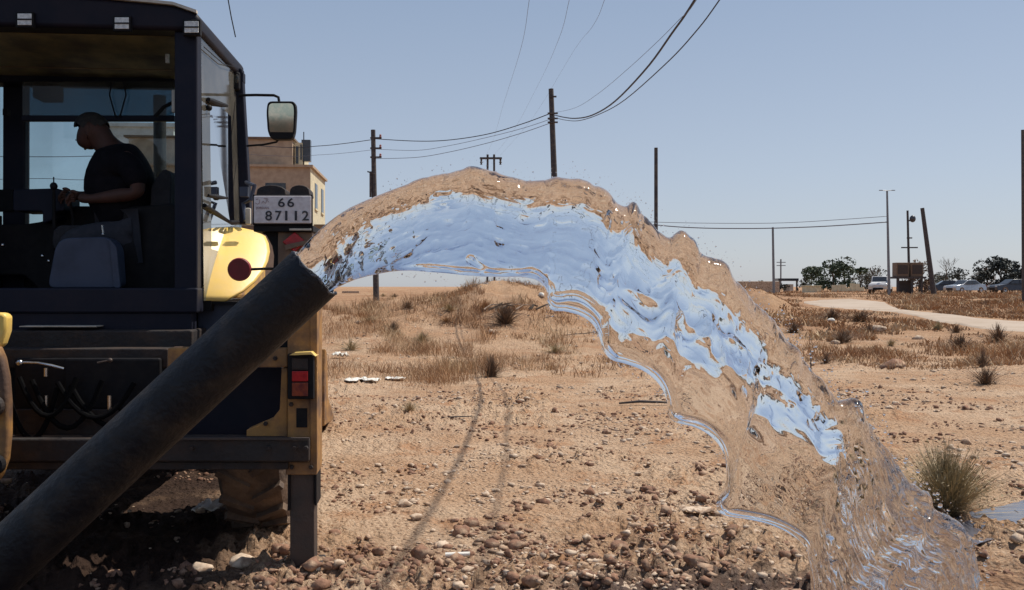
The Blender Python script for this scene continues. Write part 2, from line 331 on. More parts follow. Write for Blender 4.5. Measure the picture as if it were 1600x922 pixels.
def ground_mat():
    m = bpy.data.materials.new('dry_earth'); m.use_nodes = True; nt = m.node_tree; b = nt.nodes['Principled BSDF']; b.inputs['Roughness'].default_value = .95
    b.inputs['Specular IOR Level'].default_value = .15
    ge = nt.nodes.new('ShaderNodeNewGeometry'); P = ge.outputs['Position']
    sx = nt.nodes.new('ShaderNodeSeparateXYZ'); lk(nt, P, sx.inputs[0])
    def no(sc, det=5, ro=.6, dist=0, src=None, st=None):
        n = nt.nodes.new('ShaderNodeTexNoise'); n.inputs['Scale'].default_value = sc; n.inputs['Detail'].default_value = det; n.inputs['Roughness'].default_value = ro; n.inputs['Distortion'].default_value = dist
        v = src or P
        if st:
            mp = nt.nodes.new('ShaderNodeMapping'); mp.inputs['Scale'].default_value = st; lk(nt, v, mp.inputs[0]); v = mp.outputs[0]
        lk(nt, v, n.inputs['Vector']); return n.outputs[0]
    def rg(v, a, b_, c=0, d=1, ty='LINEAR'):
        r = nt.nodes.new('ShaderNodeMapRange'); r.interpolation_type = ty
        for i, q in enumerate((a, b_, c, d)): r.inputs[i+1].default_value = q
        lk(nt, v, r.inputs[0]); return r.outputs[0]
    def mx(f, A, B):
        x = nt.nodes.new('ShaderNodeMix'); x.data_type = 'RGBA'
        for k, q in ((6, A), (7, B)):
            if isinstance(q, tuple): x.inputs[k].default_value = (*q, 1)
            else: lk(nt, q, x.inputs[k])
        if isinstance(f, float): x.inputs[0].default_value = f
        else: lk(nt, f, x.inputs[0])
        return x.outputs[2]
    def ma(op, a, b_=None):
        n = nt.nodes.new('ShaderNodeMath'); n.operation = op
        for k, q in ((0, a), (1, b_)):
            if q is None: continue
            if isinstance(q, (int, float)): n.inputs[k].default_value = q
            else: lk(nt, q, n.inputs[k])
        return n.outputs[0]
    pale, mid, org, brn, dk = (.54,.385,.26), (.44,.275,.165), (.40,.215,.115), (.25,.135,.075), (.13,.068,.042)
    c = mx(rg(no(.55, 6), .42, .60), pale, mid)
    c = mx(rg(no(1.7, 6, .65), .52, .66), c, org)
    far = rg(sx.outputs[1], 14, 34, 0, 1, 'SMOOTHSTEP')
    far = ma('MULTIPLY', far, rg(no(.12, 4), .3, .6, .55, 1))
    c = mx(far, c, mx(rg(no(.35, 6), .4, .6), (.30,.155,.08), (.40,.245,.14)))
    # fine speckle of small stones and crumbs
    c = mx(ma('MULTIPLY', rg(no(46, 3, .7), .52, .60), rg(no(2.1, 4), .4, .6, .3, .9)), c, brn)
    c = mx(ma('MULTIPLY', rg(no(19, 6, .75), .57, .64), .75), c, (.17,.095,.06))
    c = mx(ma('MULTIPLY', rg(no(70, 2, .6), .60, .66), .6), c, (.55,.44,.33))
    c = mx(ma('MULTIPLY', rg(no(11, 5, .7), .58, .68), .65), c, brn)
    # darker dug soil in the near strip and along the furrow
    wob = ma('ADD', sx.outputs[1], rg(no(2.2, 4), 0, 1, -.45, .45))
    near = ma('MULTIPLY', rg(wob, 5.6, 4.2), .85)
    c = mx(ma('MULTIPLY', near, rg(no(7, 4, .7), .42, .60)), c, dk)
    loader_shade = ma('MULTIPLY', rg(ma('ADD', ma('ADD', sx.outputs[0], ma('MULTIPLY', ma('ADD', sx.outputs[1], -4.5), .30)), rg(no(2.5, 4), 0, 1, -.3, .3)), -1.25, -1.55), rg(ma('ADD', sx.outputs[1], rg(no(2, 4), 0, 1, -.5, .5)), 10.5, 9.0))  # shade below the loader, painted into the soil colour
    c = mx(ma('MULTIPLY', loader_shade, rg(no(3, 5), .25, .5, .75, .98)), c, (.035,.02,.015))
    # wet mud under the falling water
    ex = ma('MULTIPLY', ma('ADD', sx.outputs[0], -.95), 1.0); ey = ma('MULTIPLY', ma('ADD', sx.outputs[1], -4.2), 2.4)
    dd = ma('SQRT', ma('ADD', ma('MULTIPLY', ex, ex), ma('MULTIPLY', ey, ey)))
    wet = rg(ma('ADD', dd, rg(no(3, 5), 0, 1, -.5, .5)), .95, .55)
    c = mx(ma('MULTIPLY', wet, .85), c, (.075,.045,.035))
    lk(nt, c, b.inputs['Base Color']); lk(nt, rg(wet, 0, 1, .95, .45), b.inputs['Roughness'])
    v = nt.nodes.new('ShaderNodeTexVoronoi'); v.inputs['Scale'].default_value = 26; lk(nt, P, v.inputs['Vector'])
    hh = ma('ADD', ma('MULTIPLY', no(9, 8, .7), 1.2), ma('MULTIPLY', rg(v.outputs['Distance'], .1, .5, 1, 0), .35))
    hh = ma('ADD', hh, ma('MULTIPLY', no(1.6, 6, .65), 1.6))
    bp = nt.nodes.new('ShaderNodeBump'); bp.inputs['Strength'].default_value = 1.0; bp.inputs['Distance'].default_value = .055
    lk(nt, hh, bp.inputs['Height']); lk(nt, bp.outputs[0], b.inputs['Normal'])
    return m
build_ground()

def drape(name, poly_px, m, dz, kind='structure', step=26):
    """sheet laid on the ground inside a plan outline given by two edges (near, far) of world points"""
    near, far = poly_px; n = step; k = 12; V = []; Fc = []
    def along(P, t):
        s = t*(len(P)-1); i = min(int(s), len(P)-2); return P[i].lerp(P[i+1], s-i)
    for i in range(n+1):
        a, b = along(near, i/n), along(far, i/n)
        for j in range(k+1):
            p = a.lerp(b, j/k); V.append((p.x, p.y, gh(p.x, p.y)-.03+(dz+.03)*min(1, 3.2*math.sin(math.pi*j/k))))
    for i in range(n):
        for j in range(k): Fc.append((i*(k+1)+j, (i+1)*(k+1)+j, (i+1)*(k+1)+j+1, i*(k+1)+j+1))
    o = npmesh(name, np.array(V), np.array(Fc), m, smooth=True)
    o['kind'] = kind; return o
M['road'] = mat('pale_gravel_track', (.40,.32,.25), (.34,.26,.19), .3, .9, 0, .2, 6)
M['puddle'] = mat('muddy_water', (.10,.11,.15), (.15,.145,.16), 3, .22, 0, .05, 14)
Gp = lambda l: [G(*p) for p in l]
drape('dirt_road', (Gp([(1256,474),(1285,480),(1330,484),(1390,487),(1440,497),(1500,508),(1560,517),(1640,524),(1800,540)]), Gp([(1257,472),(1280,468),(1330,466),(1382,472),(1400,483),(1450,489),(1520,496),(1600,502),(1760,512)])), 'road', .06, step=110)
rx = np.linspace(2.15, 7.5, 60)
def runnel_sheet():
    V = []; Fc = []
    for i, x in enumerate(rx):
        w = .21 + .04*math.sin(x*5) + .02*math.sin(x*13+1)
        yc = float(runnel_y(x)); z = gh(x, yc) + .016
        V += [(x, yc-w, z), (x, yc+w, z)]
    zz = np.array([v[2] for v in V]); k = np.ones(9)/9; zs = np.convolve(np.pad(zz[::2], 4, 'edge'), k, 'valid')
    V = [(v[0], v[1], zs[i//2]) for i, v in enumerate(V)]
    Fc = [(2*i, 2*i+2, 2*i+3, 2*i+1) for i in range(len(rx)-1)]
    o = npmesh('puddle', np.array(V), np.array(Fc), 'puddle', smooth=True); o['kind'] = 'structure'
runnel_sheet()

# ------------------------------------------------------------------ scatter: pebbles, clods, grass
def ico(sub=1):
    b = bmesh.new(); bmesh.ops.create_icosphere(b, subdivisions=sub, radius=1); b.verts.ensure_lookup_table()
    V = np.array([v.co[:] for v in b.verts]); Fc = np.array([[v.index for v in f.verts] for f in b.faces]); b.free(); return V, Fc
IV, IF = ico(1)
def scatter(name, xy, size, m, flat=.6, jit=.28, label=''):
    n = len(xy); k = len(IV)
    S = size[:, None]*np.stack([rng.uniform(.7, 1.3, n), rng.uniform(.7, 1.3, n), flat*rng.uniform(.6, 1.2, n)], -1)
    V = IV[None]*(1+rng.uniform(-jit, jit, (n, k, 1)))
    V = V*S[:, None, :]; a = rng.uniform(0, 2*np.pi, n); c, s = np.cos(a)[:, None], np.sin(a)[:, None]
    X = V[..., 0]*c - V[..., 1]*s; Y = V[..., 0]*s + V[..., 1]*c
    z0 = ground_h(xy[:, 0], xy[:, 1]) + S[:, 2]*.25
    P = np.stack([X+xy[:, 0:1], Y+xy[:, 1:2], V[..., 2]+z0[:, None]], -1).reshape(-1, 3)
    Fc = (IF[None]+(np.arange(n)*k)[:, None, None]).reshape(-1, 3)
    o = npmesh(name, P, Fc, m, kind='stuff'); tag(o, label, 'ground cover'); return o
def pts(n, d0, d1, pw=1.0, side=.64):
    u = rng.uniform(0, 1, n); D = d0*(d1/d0)**u if pw == 1 else (d0**(1-pw)+u*(d1**(1-pw)-d0**(1-pw)))**(1/(1-pw))
    X = rng.uniform(-1, 1, n)*(side*D+.3); return np.stack([X, D], -1)
p = pts(26000, 3.6, 26, 1.15); f = fbm(p[:, 0]*.9, p[:, 1]*.9, 0, 60, 3) + .5*fbm(p[:, 0]*4, p[:, 1]*2.5, 0, 64, 2) > .12; p = p[f]
p = p[~((np.abs(p[:, 1]-runnel_y(p[:, 0])) < .2) & (p[:, 0] > 2.0))]
p = p[~((p[:, 0] < -1.0) & (p[:, 1] < 7) & (rng.uniform(0, 1, len(p)) < .85))]
sz = np.exp(rng.normal(math.log(.0075), .62, len(p))); sz = np.clip(sz*(1+p[:, 1]*.05), .004, .04)
scatter('pebbles', p, sz, 'stone', .6, .46, 'pale pebbles strewn over the dry earth')
p = pts(24000, 3.7, 13, 1.2); f = (fbm(p[:, 0]*1.3, p[:, 1]*1.3, 0, 70, 3) + .55*fbm(p[:, 0]*5, p[:, 1]*3, 0, 74, 2) + np.where(p[:, 1] < 4.9, .35, 0) + .5*np.exp(-((p[:, 1]-5.9)/.5)**2)*(p[:, 0] > -1)*(p[:, 0] < .6)) > .22; p = p[f]
p = p[~((np.abs(p[:, 1]-runnel_y(p[:, 0])) < .2) & (p[:, 0] > 2.0))]
sz = np.clip(np.exp(rng.normal(math.log(.0095), .62, len(p))), .004, .04)
scatter('soil_clods', p, sz, 'clod', .8, .52, 'brown clods of dug earth strewn in the foreground')

def blades(name, xy, h, w, m, lean=.35, label='', cat='grass', parent=None, zoff=0, kind='stuff', spread=None):
    n = len(xy); a = rng.uniform(0, 2*np.pi, n); l = rng.normal(0, lean, (n, 2))*h[:, None]
    z = ground_h(xy[:, 0], xy[:, 1])-.01+zoff; dx, dy = np.cos(a)*w, np.sin(a)*w
    b0 = np.stack([xy[:, 0]-dx, xy[:, 1]-dy, z], -1); b1 = np.stack([xy[:, 0]+dx, xy[:, 1]+dy, z], -1)
    mid = np.stack([xy[:, 0]+l[:, 0]*.4, xy[:, 1]+l[:, 1]*.4, z+h*.6], -1)
    m0 = mid - np.stack([dx, dy, 0*dx], -1)*.8; m1 = mid + np.stack([dx, dy, 0*dx], -1)*.8
    t = np.stack([xy[:, 0]+l[:, 0], xy[:, 1]+l[:, 1], z+h], -1)
    P = np.stack([b0, b1, m1, m0, t], 1).reshape(-1, 3); o = (np.arange(n)*5)[:, None]
    Fc = np.concatenate([o+[0, 1, 2], o+[0, 2, 3], o+[3, 2, 4]], 0)
    ob = npmesh(name, P, Fc, m, parent)
    if kind: ob['kind'] = kind
    if label: tag(ob, label, cat)
    return ob
def tuft_field(n_t, per, region, spread, hr, wr, seed):
    """region: function giving n points in plan"""
    c = region(n_t); n = len(c); k = per
    xy = (c[:, None, :] + rng.normal(0, 1, (n, k, 2))*spread*(.6+rng.uniform(0, .8, (n, 1, 1)))).reshape(-1, 2)
    h = (rng.uniform(*hr, (n, 1))*rng.uniform(.5, 1.1, (n, k))).reshape(-1)
    return xy, h
def reg_px(x0, x1, y0, y1):
    def f(n):
        out = []
        for _ in range(n):
            py = random.uniform(y0, y1); px = random.uniform(x0, x1); D = CAMZ*F/(py-448); out.append(((px-800)/F*D, D))
        return np.array(out)
    return f
def on_road(xy, h):
    z = ground_h(xy[:, 0], xy[:, 1]); px = 800+F*xy[:, 0]/xy[:, 1]; py = 448+F*(CAMZ-z)/xy[:, 1]; tp = py-F*h/xy[:, 1]
    far_ = np.interp(px, [1250, 1262, 1330, 1382, 1400, 1450, 1520, 1600, 1760], [474, 467, 466, 472, 483, 489, 496, 502, 512]); near_ = np.interp(px, [1250, 1262, 1330, 1390, 1440, 1500, 1560, 1640, 1800], [474, 480, 484, 487, 497, 508, 517, 524, 540])
    return (px > 1250) & (py > far_-1) & (tp < near_-1) & (py < near_+14)
def grass(name, n_t, per, reg, spread, hr, w, m, label):
    xy, h = tuft_field(n_t, per, reg, spread, hr, None, 0); f = fbm(xy[:, 0]*.55, xy[:, 1]*.4, 0, 81, 3) > -.12; h = h*np.clip(1+.8*noise(xy[:, 0]*.9, xy[:, 1]*.6, 0, 83), .35, 1.7); f &= ~on_road(xy, h); xy, h = xy[f], h[f]
    return blades(name, xy, h, np.full(len(h), w), m, .5, label)
def grass_reg(n):
    o = []
    while len(o) < n:
        py = 484+random.random()**1.0*135; px = random.uniform(465, 860)
        edge = 585+14*math.sin(px*.03)+10*math.sin(px*.11)
        if random.random() < max(0, 1-max(0, py-edge+30)/45)*(1-max(0, px-720)/200): D = CAMZ*F/(py-448); o.append(((px-800)/F*D, D))
    return np.array(o)
def scrub_reg(n):
    o = []
    while len(o) < n:
        D = random.uniform(24, 110); px = random.uniform(1140, 1500)
        if D*F > 0 and (px < 1400 or D < 44 or D > 66): o.append(((px-800)/F*D, D))
    return np.array(o)
grass('field_scrub', 1500, 22, scrub_reg, .6, (.08, .26), .03, 'drygrass', 'brown scrubby weeds on the rough bank around the dirt road')
grass('dry_grass', 560, 70, grass_reg, .26, (.06, .32), .0030, 'drygrass', 'dry orange grass in a thick patch beside the yellow loader')
grass('dry_weeds', 420, 40, lambda n: pts(n, 15, 34, 1.2, .5), .16, (.08, .22), .006, 'drygrass', 'low dry weeds spread over the open field')
def farreg(n):
    o = []
    while len(o) < n:
        D = random.uniform(36, 92); px = random.uniform(1400, 1700); 
        if D*1.0 > 38+ (1500-px)*.12: o.append(((px-800)/F*D, D))
    return np.array(o)
grass('tall_dry_grass', 1500, 26, farreg, .6, (.12, .30), .035, 'drygrass', 'brown grass field between the dirt road and the parked cars')
grass('mound_weeds', 260, 40, lambda n: np.stack([rng.normal(0, 5.0, n)-1, rng.normal(26, 2.2, n)], -1), .2, (.08, .3), .008, 'drygrass', 'dry weeds growing over the low earth mound')
grass('verge_weeds', 380, 30, reg_px(1190, 1660, 522, 572), .2, (.08, .25), .009, 'drygrass', 'dry brown weeds in the field right of the water')
# ------------------------------------------------------------------ steel pipe and the water
JY = 3.0
def P3(px, py, D=JY): return W(px, py, D)
def build_pipe():
    e = P3(491, 427, JY); s = P3(-330, 1190, 2.86); d = (e-s).normalized(); ln = (e-s).length; r = .101; th = .009
    up = d.orthogonal().normalized(); sd_ = d.cross(up); seg = 56
    pr = [(0, r), (.4, r), (.8, r), (1.2, r), (ln-.02, r), (ln-.004, r), (ln, r-.003), (ln, r-th+.002), (ln-.006, r-th), (ln-.5, r-th), (0, r-th)]
    root = thing('pipe', 'large black pipe slanting up across the foreground', 'pipe', s)
    vs = []; n = len(pr)
    for k in range(seg):
        a = 2*math.pi*k/seg
        for i, (t, q) in enumerate(pr):
            jag = (.004*math.sin(5*a+1)+.0025*math.sin(13*a)) if 4 < i < 9 else 0
            vs.append(d*(t+jag) + (up*math.cos(a)+sd_*math.sin(a))*q*(1+.004*math.sin(2*a+t*3)))
    fs = [(k*n+i, k*n+i+1, ((k+1) % seg)*n+i+1, ((k+1) % seg)*n+i) for k in range(seg) for i in range(n-1)]
    b = MB(); b.add(vs, fs); o = b.build('tube', 'pipe', root, smooth=True)
    # torn lip of plastic round the cut
    b = MB(); 
    ring = [d*(ln+.001+.004*math.sin(5*a+1)+.0025*math.sin(13*a)) + (up*math.cos(a)+sd_*math.sin(a))*(r-.0035+.0015*math.sin(17*a)) for a in [2*math.pi*k/80 for k in range(81)]]
    b.tube(ring, [.0042+.0018*math.sin(k*1.7)+.0012*math.sin(k*.63) for k in range(81)], 6, caps=False); b.build('cut_rim', 'piperim', root, smooth='all')
    return s, e, d, r
PS, PE, PD, PR = build_pipe()

PAIR = [((466,398),(515,456)),((480,380),(528,449)),((503,358),(545,441)),((530,338),(566,434)),((562,318),(592,428)),((592,304),(615,424)),((622,290),(642,423)),((655,280),(668,425)),((690,272),(697,427)),((722,268),(725,430)),((752,266),(752,432)),((786,270),(782,433)),
 ((815,276),(812,433)),((842,279),(838,438)),((870,275),(853,452)),((893,277),(856,474)),((912,282),(864,485)),((928,294),(884,487)),((945,302),(908,494)),((960,316),(926,507)),((976,321),(936,526)),((990,322),(942,546)),((1006,334),(955,562)),((1022,352),(978,569)),((1040,366),(1002,578)),
 ((1056,368),(1022,592)),((1074,373),(1036,610)),((1090,390),(1044,632)),((1110,400),(1046,652)),((1128,407),(1060,662)),((1142,422),(1085,668)),((1155,438),(1108,680)),((1170,455),(1126,698)),((1184,472),(1136,722)),((1200,492),(1139,752)),
 ((1216,512),(1136,780)),((1233,532),(1122,796)),((1250,550),(1135,808)),((1266,568),(1170,814)),((1284,588),(1205,822)),((1302,612),(1236,836)),((1322,626),(1258,854)),((1344,642),(1266,880)),((1362,664),(1270,910)),((1378,690),(1272,945)),
 ((1396,722),(1276,980)),((1424,752),(1282,1010)),((1452,780),(1288,1040)),((1482,806),(1294,1065)),((1506,838),(1300,1090)),((1518,880),(1306,1108)),((1528,930),(1312,1118)),((1535,990),(1316,1123)),((1540,1060),(1320,1126)),((1545,1124),(1326,1128))]
def crom(P, t):
    P = np.asarray(P, float); n = len(P); s = t*(n-1); i = np.clip(s.astype(int), 0, n-2); f = (s-i)[:, None]
    p0, p1, p2, p3 = P[np.clip(i-1, 0, n-1)], P[i], P[i+1], P[np.clip(i+2, 0, n-1)]
    return .5*((2*p1)+(-p0+p2)*f+(2*p0-5*p1+4*p2-p3)*f*f+(-p0+3*p1-3*p2+p3)*f**3)
def build_water():
    NS, NV = 760, 250; t = np.linspace(0, 1, NS)
    U = crom([a for a, b in PAIR], t); Lo = crom([b for a, b in PAIR], t)
    mpp = JY/F                                   # metres per pixel in the plane of the jet
    mid = (U+Lo)/2; seg = np.hypot(*(np.diff(U*.6+Lo*.4, axis=0).T))*mpp; S = np.concatenate([[0], np.cumsum(seg)])
    k = t*(len(PAIR)-1)
    def prof(xs, ys): return np.interp(k, xs, ys)
    # uneven outline along the top
    tan = np.gradient(U, axis=0); tan /= np.hypot(tan[:, 0], tan[:, 1])[:, None]; nrm = np.stack([tan[:, 1], -tan[:, 0]], -1)
    a = prof([0, 3, 8, 14, 30, 44, 54], [.3, 1.2, 4, 5.5, 5, 7, 8])
    U = U + nrm*(a*(fbm(S*11, 0*S, 0, 5, 3)) )[:, None]
    for c, w, h in ((752*0+20.9, .55, 9), (25.3, .5, 8), (9.6, .6, 6), (13.6, .7, 4), (29.5, .7, 6), (41.5, .5, 8), (46.5, .5, 7)):
        U = U + nrm*(h*np.exp(-((k-c)/w)**2))[:, None]
    v = np.linspace(0, 1, NV); v = v - .06*np.sin(2*np.pi*v)/(2*np.pi)*1.5
    V, SS = np.meshgrid(v, S); KK = np.repeat(k[:, None], NV, 1)
    PX = U[:, None, :]*(1-v)[None, :, None] + Lo[:, None, :]*v[None, :, None]
    w = (np.hypot(*(Lo-U).T)*mpp)[:, None]; du = V*w; dl = (1-V)*w
    def pf(xs, ys): return np.interp(KK, xs, ys)
    b = pf([0, 12, 16, 22, 28, 34, 40, 46, 54], [1, 1, .94, .80, .66, .46, .40, .6, 1])
    T = pf([0, 4, 10, 18, 26, 34, 40, 46, 54], [.096, .10, .115, .12, .095, .082, .07, .09, .12])
    pk = pf([0, 5, 10, 20, 40, 46, 54], [.5, .36, .25, .23, .33, .45, .5])
    x = np.clip(V/b, 0, 1); rise = np.sqrt(np.clip(1-(1-np.clip(x/pk, 0, 1))**2, 0, 1)); q = np.clip((x-pk)/(1-pk), 0, 1)
    fall_c = np.sqrt(np.clip(1-q*q, 0, 1)); fall_t = .62*(1-q)+.38*(.5+.5*np.cos(np.pi*q)); rr = sst(KK, 2, 9)*(1-.6*sst(KK, 44, 52))
    B = T*np.where(x < pk, rise, fall_c*(1-rr)+fall_t*rr)
    e = np.sqrt(np.clip(1-(1-np.clip(dl/.022, 0, 1))**2, 0, 1)); sheetm = sst(KK, 5, 11)
    sheet = (.013 + .004*noise(SS*5, du*5, 0, 77))*sst(V, .1, .35)*sheetm
    bead = .013*np.exp(-((dl-.014)/.010)**2)*sheetm
    eu = np.sqrt(np.clip(1-(1-np.clip(du/.03, 0, 1))**2, 0, 1))
    T0 = (B + (sheet+bead)*e)
    # folds: raised strands in the sheet, following the scalloped edge
    def ridge(line, h, sg):
        P = crom(line, np.linspace(0, 1, 140)); D2 = np.full(PX.shape[:2], 1e9)
        for p_ in P: D2 = np.minimum(D2, (PX[..., 0]-p_[0])**2 + (PX[..., 1]-p_[1])**2)
        return h*np.exp(-D2/(sg*sg))
    T0 = T0 + (ridge([(735,404),(770,428),(800,434),(832,424),(858,446),(866,462),(900,462),(928,478),(944,500),(946,540),(958,556)], .012, 4.5)
             + ridge([(946,545),(975,552),(1010,568),(1040,600),(1056,640),(1062,655)], .008, 5)
             + ridge([(1062,655),(1100,664),(1132,688),(1150,730),(1146,780),(1130,796)], .007, 5)
             + ridge([(600,424),(660,418),(720,424),(760,430)], .008, 4))*e*eu
    # surface waves, different on the two sides
    fl = SS*1.0
    blot = sst(KK, 15, 22)*(1-sst(KK, 34, 40))*np.exp(-((V-.52*b-.16)/.16)**2)
    chaos = sst(KK, 40, 47)
    def waves(s):
        dx, dy = du, fl
        n1 = fbm(dy*5.0, dx*9, 0, s, 2)*.0050
        n2 = fbm(dy*17+2*noise(dy*4, dx*4, 0, s+3), dx*24, 0, s+10, 3)*(.0012+.0022*sst(KK, 0, 3)*(1-sst(KK, 5, 12)))
        n3 = (np.abs(fbm(dy*8.5, dx*10, 0, s+20, 2))-.35)*.036*blot
        n4 = fbm(dy*4.5, dx*26+1.2*noise(dy*5, dx*5, 0, s+31), 0, s+30, 3)*.024*chaos + fbm(dy*15, dx*15, 0, s+36, 3)*.010*chaos
        n5 = fbm(dy*11, dx*11, 0, s+44, 2)*.010*np.exp(-((du-.04)/.05)**2)*sst(KK, 6, 12)
        n7 = fbm(dy*5+noise(dy*3, dx*6, 0, s+61), dx*42, 0, s+60, 2)*.0016*sst(KK, 1, 5)*(1-.7*blot)
        n6 = np.maximum(noise(dy*26, dx*30, 0, s+50)-.45, 0)*.013*(1-.5*blot)
        calm = 1-.72*sst(V, b*.95, b*1.1)*(1-chaos)
        return (n1+n2+n7)*calm+n3+n4+n5+n6*calm
    env = np.clip(np.minimum(eu, np.sqrt(np.clip(1-(1-np.clip(dl/.03, 0, 1))**2, 0, 1))), 0, 1)*sst(KK, 0, 1.6)
    m1 = np.maximum(T0 + waves(100)*env*1.0, .0035*np.minimum(e, eu)); m2 = np.maximum(T0 + waves(300)*env, .0035*np.minimum(e, eu))
    m1[:, 0] = m1[:, -1] = m2[:, 0] = m2[:, -1] = 0
    yc = JY + .02*noise(SS*2.2, V*1.5, 0, 90)*sst(KK, 2, 8) + .05*sst(KK, 10, 54)*np.sin(SS*1.4)
    # rows of the jet inside the pipe mouth: a plug of water joined to it
    CX = (PX[..., 0]-800)/F*JY; PYC = PX[..., 1]
    CZ = CAMZ - (PYC-461)/F*JY - JY*math.tan(PITCH)
    front = np.stack([CX, yc-m1, CZ], -1); back = np.stack([CX, yc+m2, CZ], -1)
    # closed rings: front v 0..1 then back v 1..0 (ends shared)
    ring = np.concatenate([front, back[:, -2:0:-1]], 1); R = ring.shape[1]
    ext = []
    base = ring[0]; c0 = base.mean(0); cw = np.array([PE.x, PE.y, PE.z]); dv = np.array(PD[:])
    for j, tt in enumerate((.30, .12, .03)):
        a = np.arctan2(base[:, 1]-c0[1], (base-c0) @ np.cross(dv, [0, 1, 0])); cr = np.cross(dv, [0, 1, 0]); rad = PR-.0125
        ext.append(cw - dv*tt + np.outer(np.cos(a), cr)*rad + np.outer(np.sin(a), [0, 1, 0])*rad)
    ring = np.concatenate([np.stack(ext), ring], 0); n = ring.shape[0]
    ring[:, :, 2] = np.maximum(ring[:, :, 2], .012)
    V3 = ring.reshape(-1, 3); i, j = np.meshgrid(np.arange(n-1), np.arange(R), indexing='ij'); j2 = (j+1) % R
    Q = np.stack([i*R+j, i*R+j2, (i+1)*R+j2, (i+1)*R+j], -1).reshape(-1, 4)
    root = thing('water_jet', 'clear arc of water gushing from the mouth of the black pipe', 'water', (PE.x, PE.y, 0))
    o = npmesh('stream', V3 - np.array([PE.x, PE.y, 0]), Q, 'water', root, smooth=True)
    bm_ = bmesh.new(); bm_.from_mesh(o.data); bm_.verts.ensure_lookup_table()
    bm_.faces.new([bm_.verts[q_] for q_ in range(R)]); bm_.faces.new([bm_.verts[(n-1)*R+q_] for q_ in range(R)])
    bmesh.ops.recalc_face_normals(bm_, faces=bm_.faces); bm_.to_mesh(o.data); bm_.free()
    # flying drops
    n = 900; kk = rng.uniform(5, 54, n); i = (kk/54*(NS-1)).astype(int); up_ = rng.uniform(0, 1, n) < .5
    hi = np.abs(rng.normal(0, 9, n))+1; ptp = U[i]+nrm[i]*hi[:, None]; ptl = Lo[i]-nrm[i]*(hi*.8)[:, None]
    pp = np.where((up_ | (kk > 33))[:, None], ptp, ptl); big = rng.uniform(0, 1, n)**3
    r = .0010+.006*big*sst(kk, 30, 50)+.0022*big; dv = np.repeat(IV[None], n, 0)*r[:, None, None]*(1+rng.uniform(-.15, .15, (n, len(IV), 1)))
    X = (pp[:, 0]-800)/F*JY-PE.x; Z = CAMZ-(pp[:, 1]-461)/F*JY-JY*math.tan(PITCH); Yd = rng.normal(0, .06, n)+JY-PE.y
    dv = dv + np.stack([X, Yd, np.maximum(Z, .02)], -1)[:, None, :]
    npmesh('droplets', dv.reshape(-1, 3), (IF[None]+(np.arange(n)*len(IV))[:, None, None]).reshape(-1, 3), 'water', root, smooth=True, kind='stuff')
    # foam-edged splash pool
build_water()
def splash_pool():
    V = [(0, 0, 0)]; N = 60
    for k in range(N):
        a = 2*math.pi*k/N; r = 1+.18*math.sin(3*a+1)+.1*math.sin(7*a)
        V.append((.75*r*math.cos(a), .42*r*math.sin(a), 0))
    o = npmesh('splash_pool', np.array(V)+np.array([1.35, 3.0, 0]), np.array([(0, k+1, (k+1) % N+1) for k in range(N)]), 'puddle'); o['kind'] = 'structure'; o.location.z = .035
splash_pool()
# ------------------------------------------------------------------ backhoe loader
T = thing('backhoe_loader', 'yellow backhoe loader seen from behind with open rear cab window', 'backhoe loader', TO, YAW)
def PR_(name, pts_, y0, y1, m, parent=None, bevel=.006, smooth=False, label=None):
    b = MB(); b.prism([L(x, y, y0) for x, y in pts_], (0, y1-y0, 0)); o = b.build(name, m, parent or T, bevel=bevel, smooth=smooth)
    if label: o['label'] = label
    return o
def RC(name, x0, y0, x1, y1, d0, d1, m, parent=None, bevel=.006): return PR_(name, [(x0, y0), (x1, y0), (x1, y1), (x0, y1)], d0, d1, m, parent, bevel)
def rnd(pts_, r=8, n=4):
    out = []; k = len(pts_)
    for i in range(k):
        p0, p1, p2 = Vector(pts_[i-1]), Vector(pts_[i]), Vector(pts_[(i+1) % k]); a = (p0-p1).normalized()*min(r, (p0-p1).length/2); c = (p2-p1).normalized()*min(r, (p2-p1).length/2)
        for j in range(n+1):
            t = j/n; out.append(tuple((p1+a)*(1-t)**2 + p1*2*t*(1-t) + (p1+c)*t*t))
    return out
CR = .46                                   # cab rear plane
# roof: box with rounded, slightly crowned edges
r0 = L(310, 14, CR); zt = r0.z; xr = r0.x; xl = xr-1.72; zb = L(310, 50, CR).z; yF = 1.52
b = MB(); sec = []
nx = 14
for i in range(nx+1):
    u = i/nx; x = xl+(xr-xl)*u; sec.append((x, zt + .045*math.sin(math.pi*u) - (.03 if i in (0, nx) else 0)))
pts_ = [(x, z) for x, z in sec]+[(xr+.012, zt-.06), (xr+.005, zb), (xl-.005, zb), (xl-.012, zt-.06)]
b.prism([(x, CR-.03, z) for x, z in pts_], (0, yF-CR+.10, 0)); roof = b.build('roof', 'roofm', T, bevel=.022, smooth=True, seg=3)
b = MB(); b.prism([(x, CR-.045, z+.012) for x, z in sec]+[(x, CR-.045, z-.004) for x, z in reversed(sec)], (0, .03, 0)); b.build('roof_edge_highlight', 'strip', roof)  # highlight along the roof edge, made as a pale strip
for (x, y) in ((38, 30), (190, 36), (299, 42)):
    lb = RC('work_light', x-14, y-12, x+14, y+13, CR-.055, CR-.02, 'black', T, .004); RC('light_lens', x-11, y-9, x+11, y+9, CR-.062, CR-.056, 'lens', lb, .002)
    RC('lens_bar', x-11, y-1, x+11, y+1, CR-.066, CR-.0625, 'black', lb, 0)
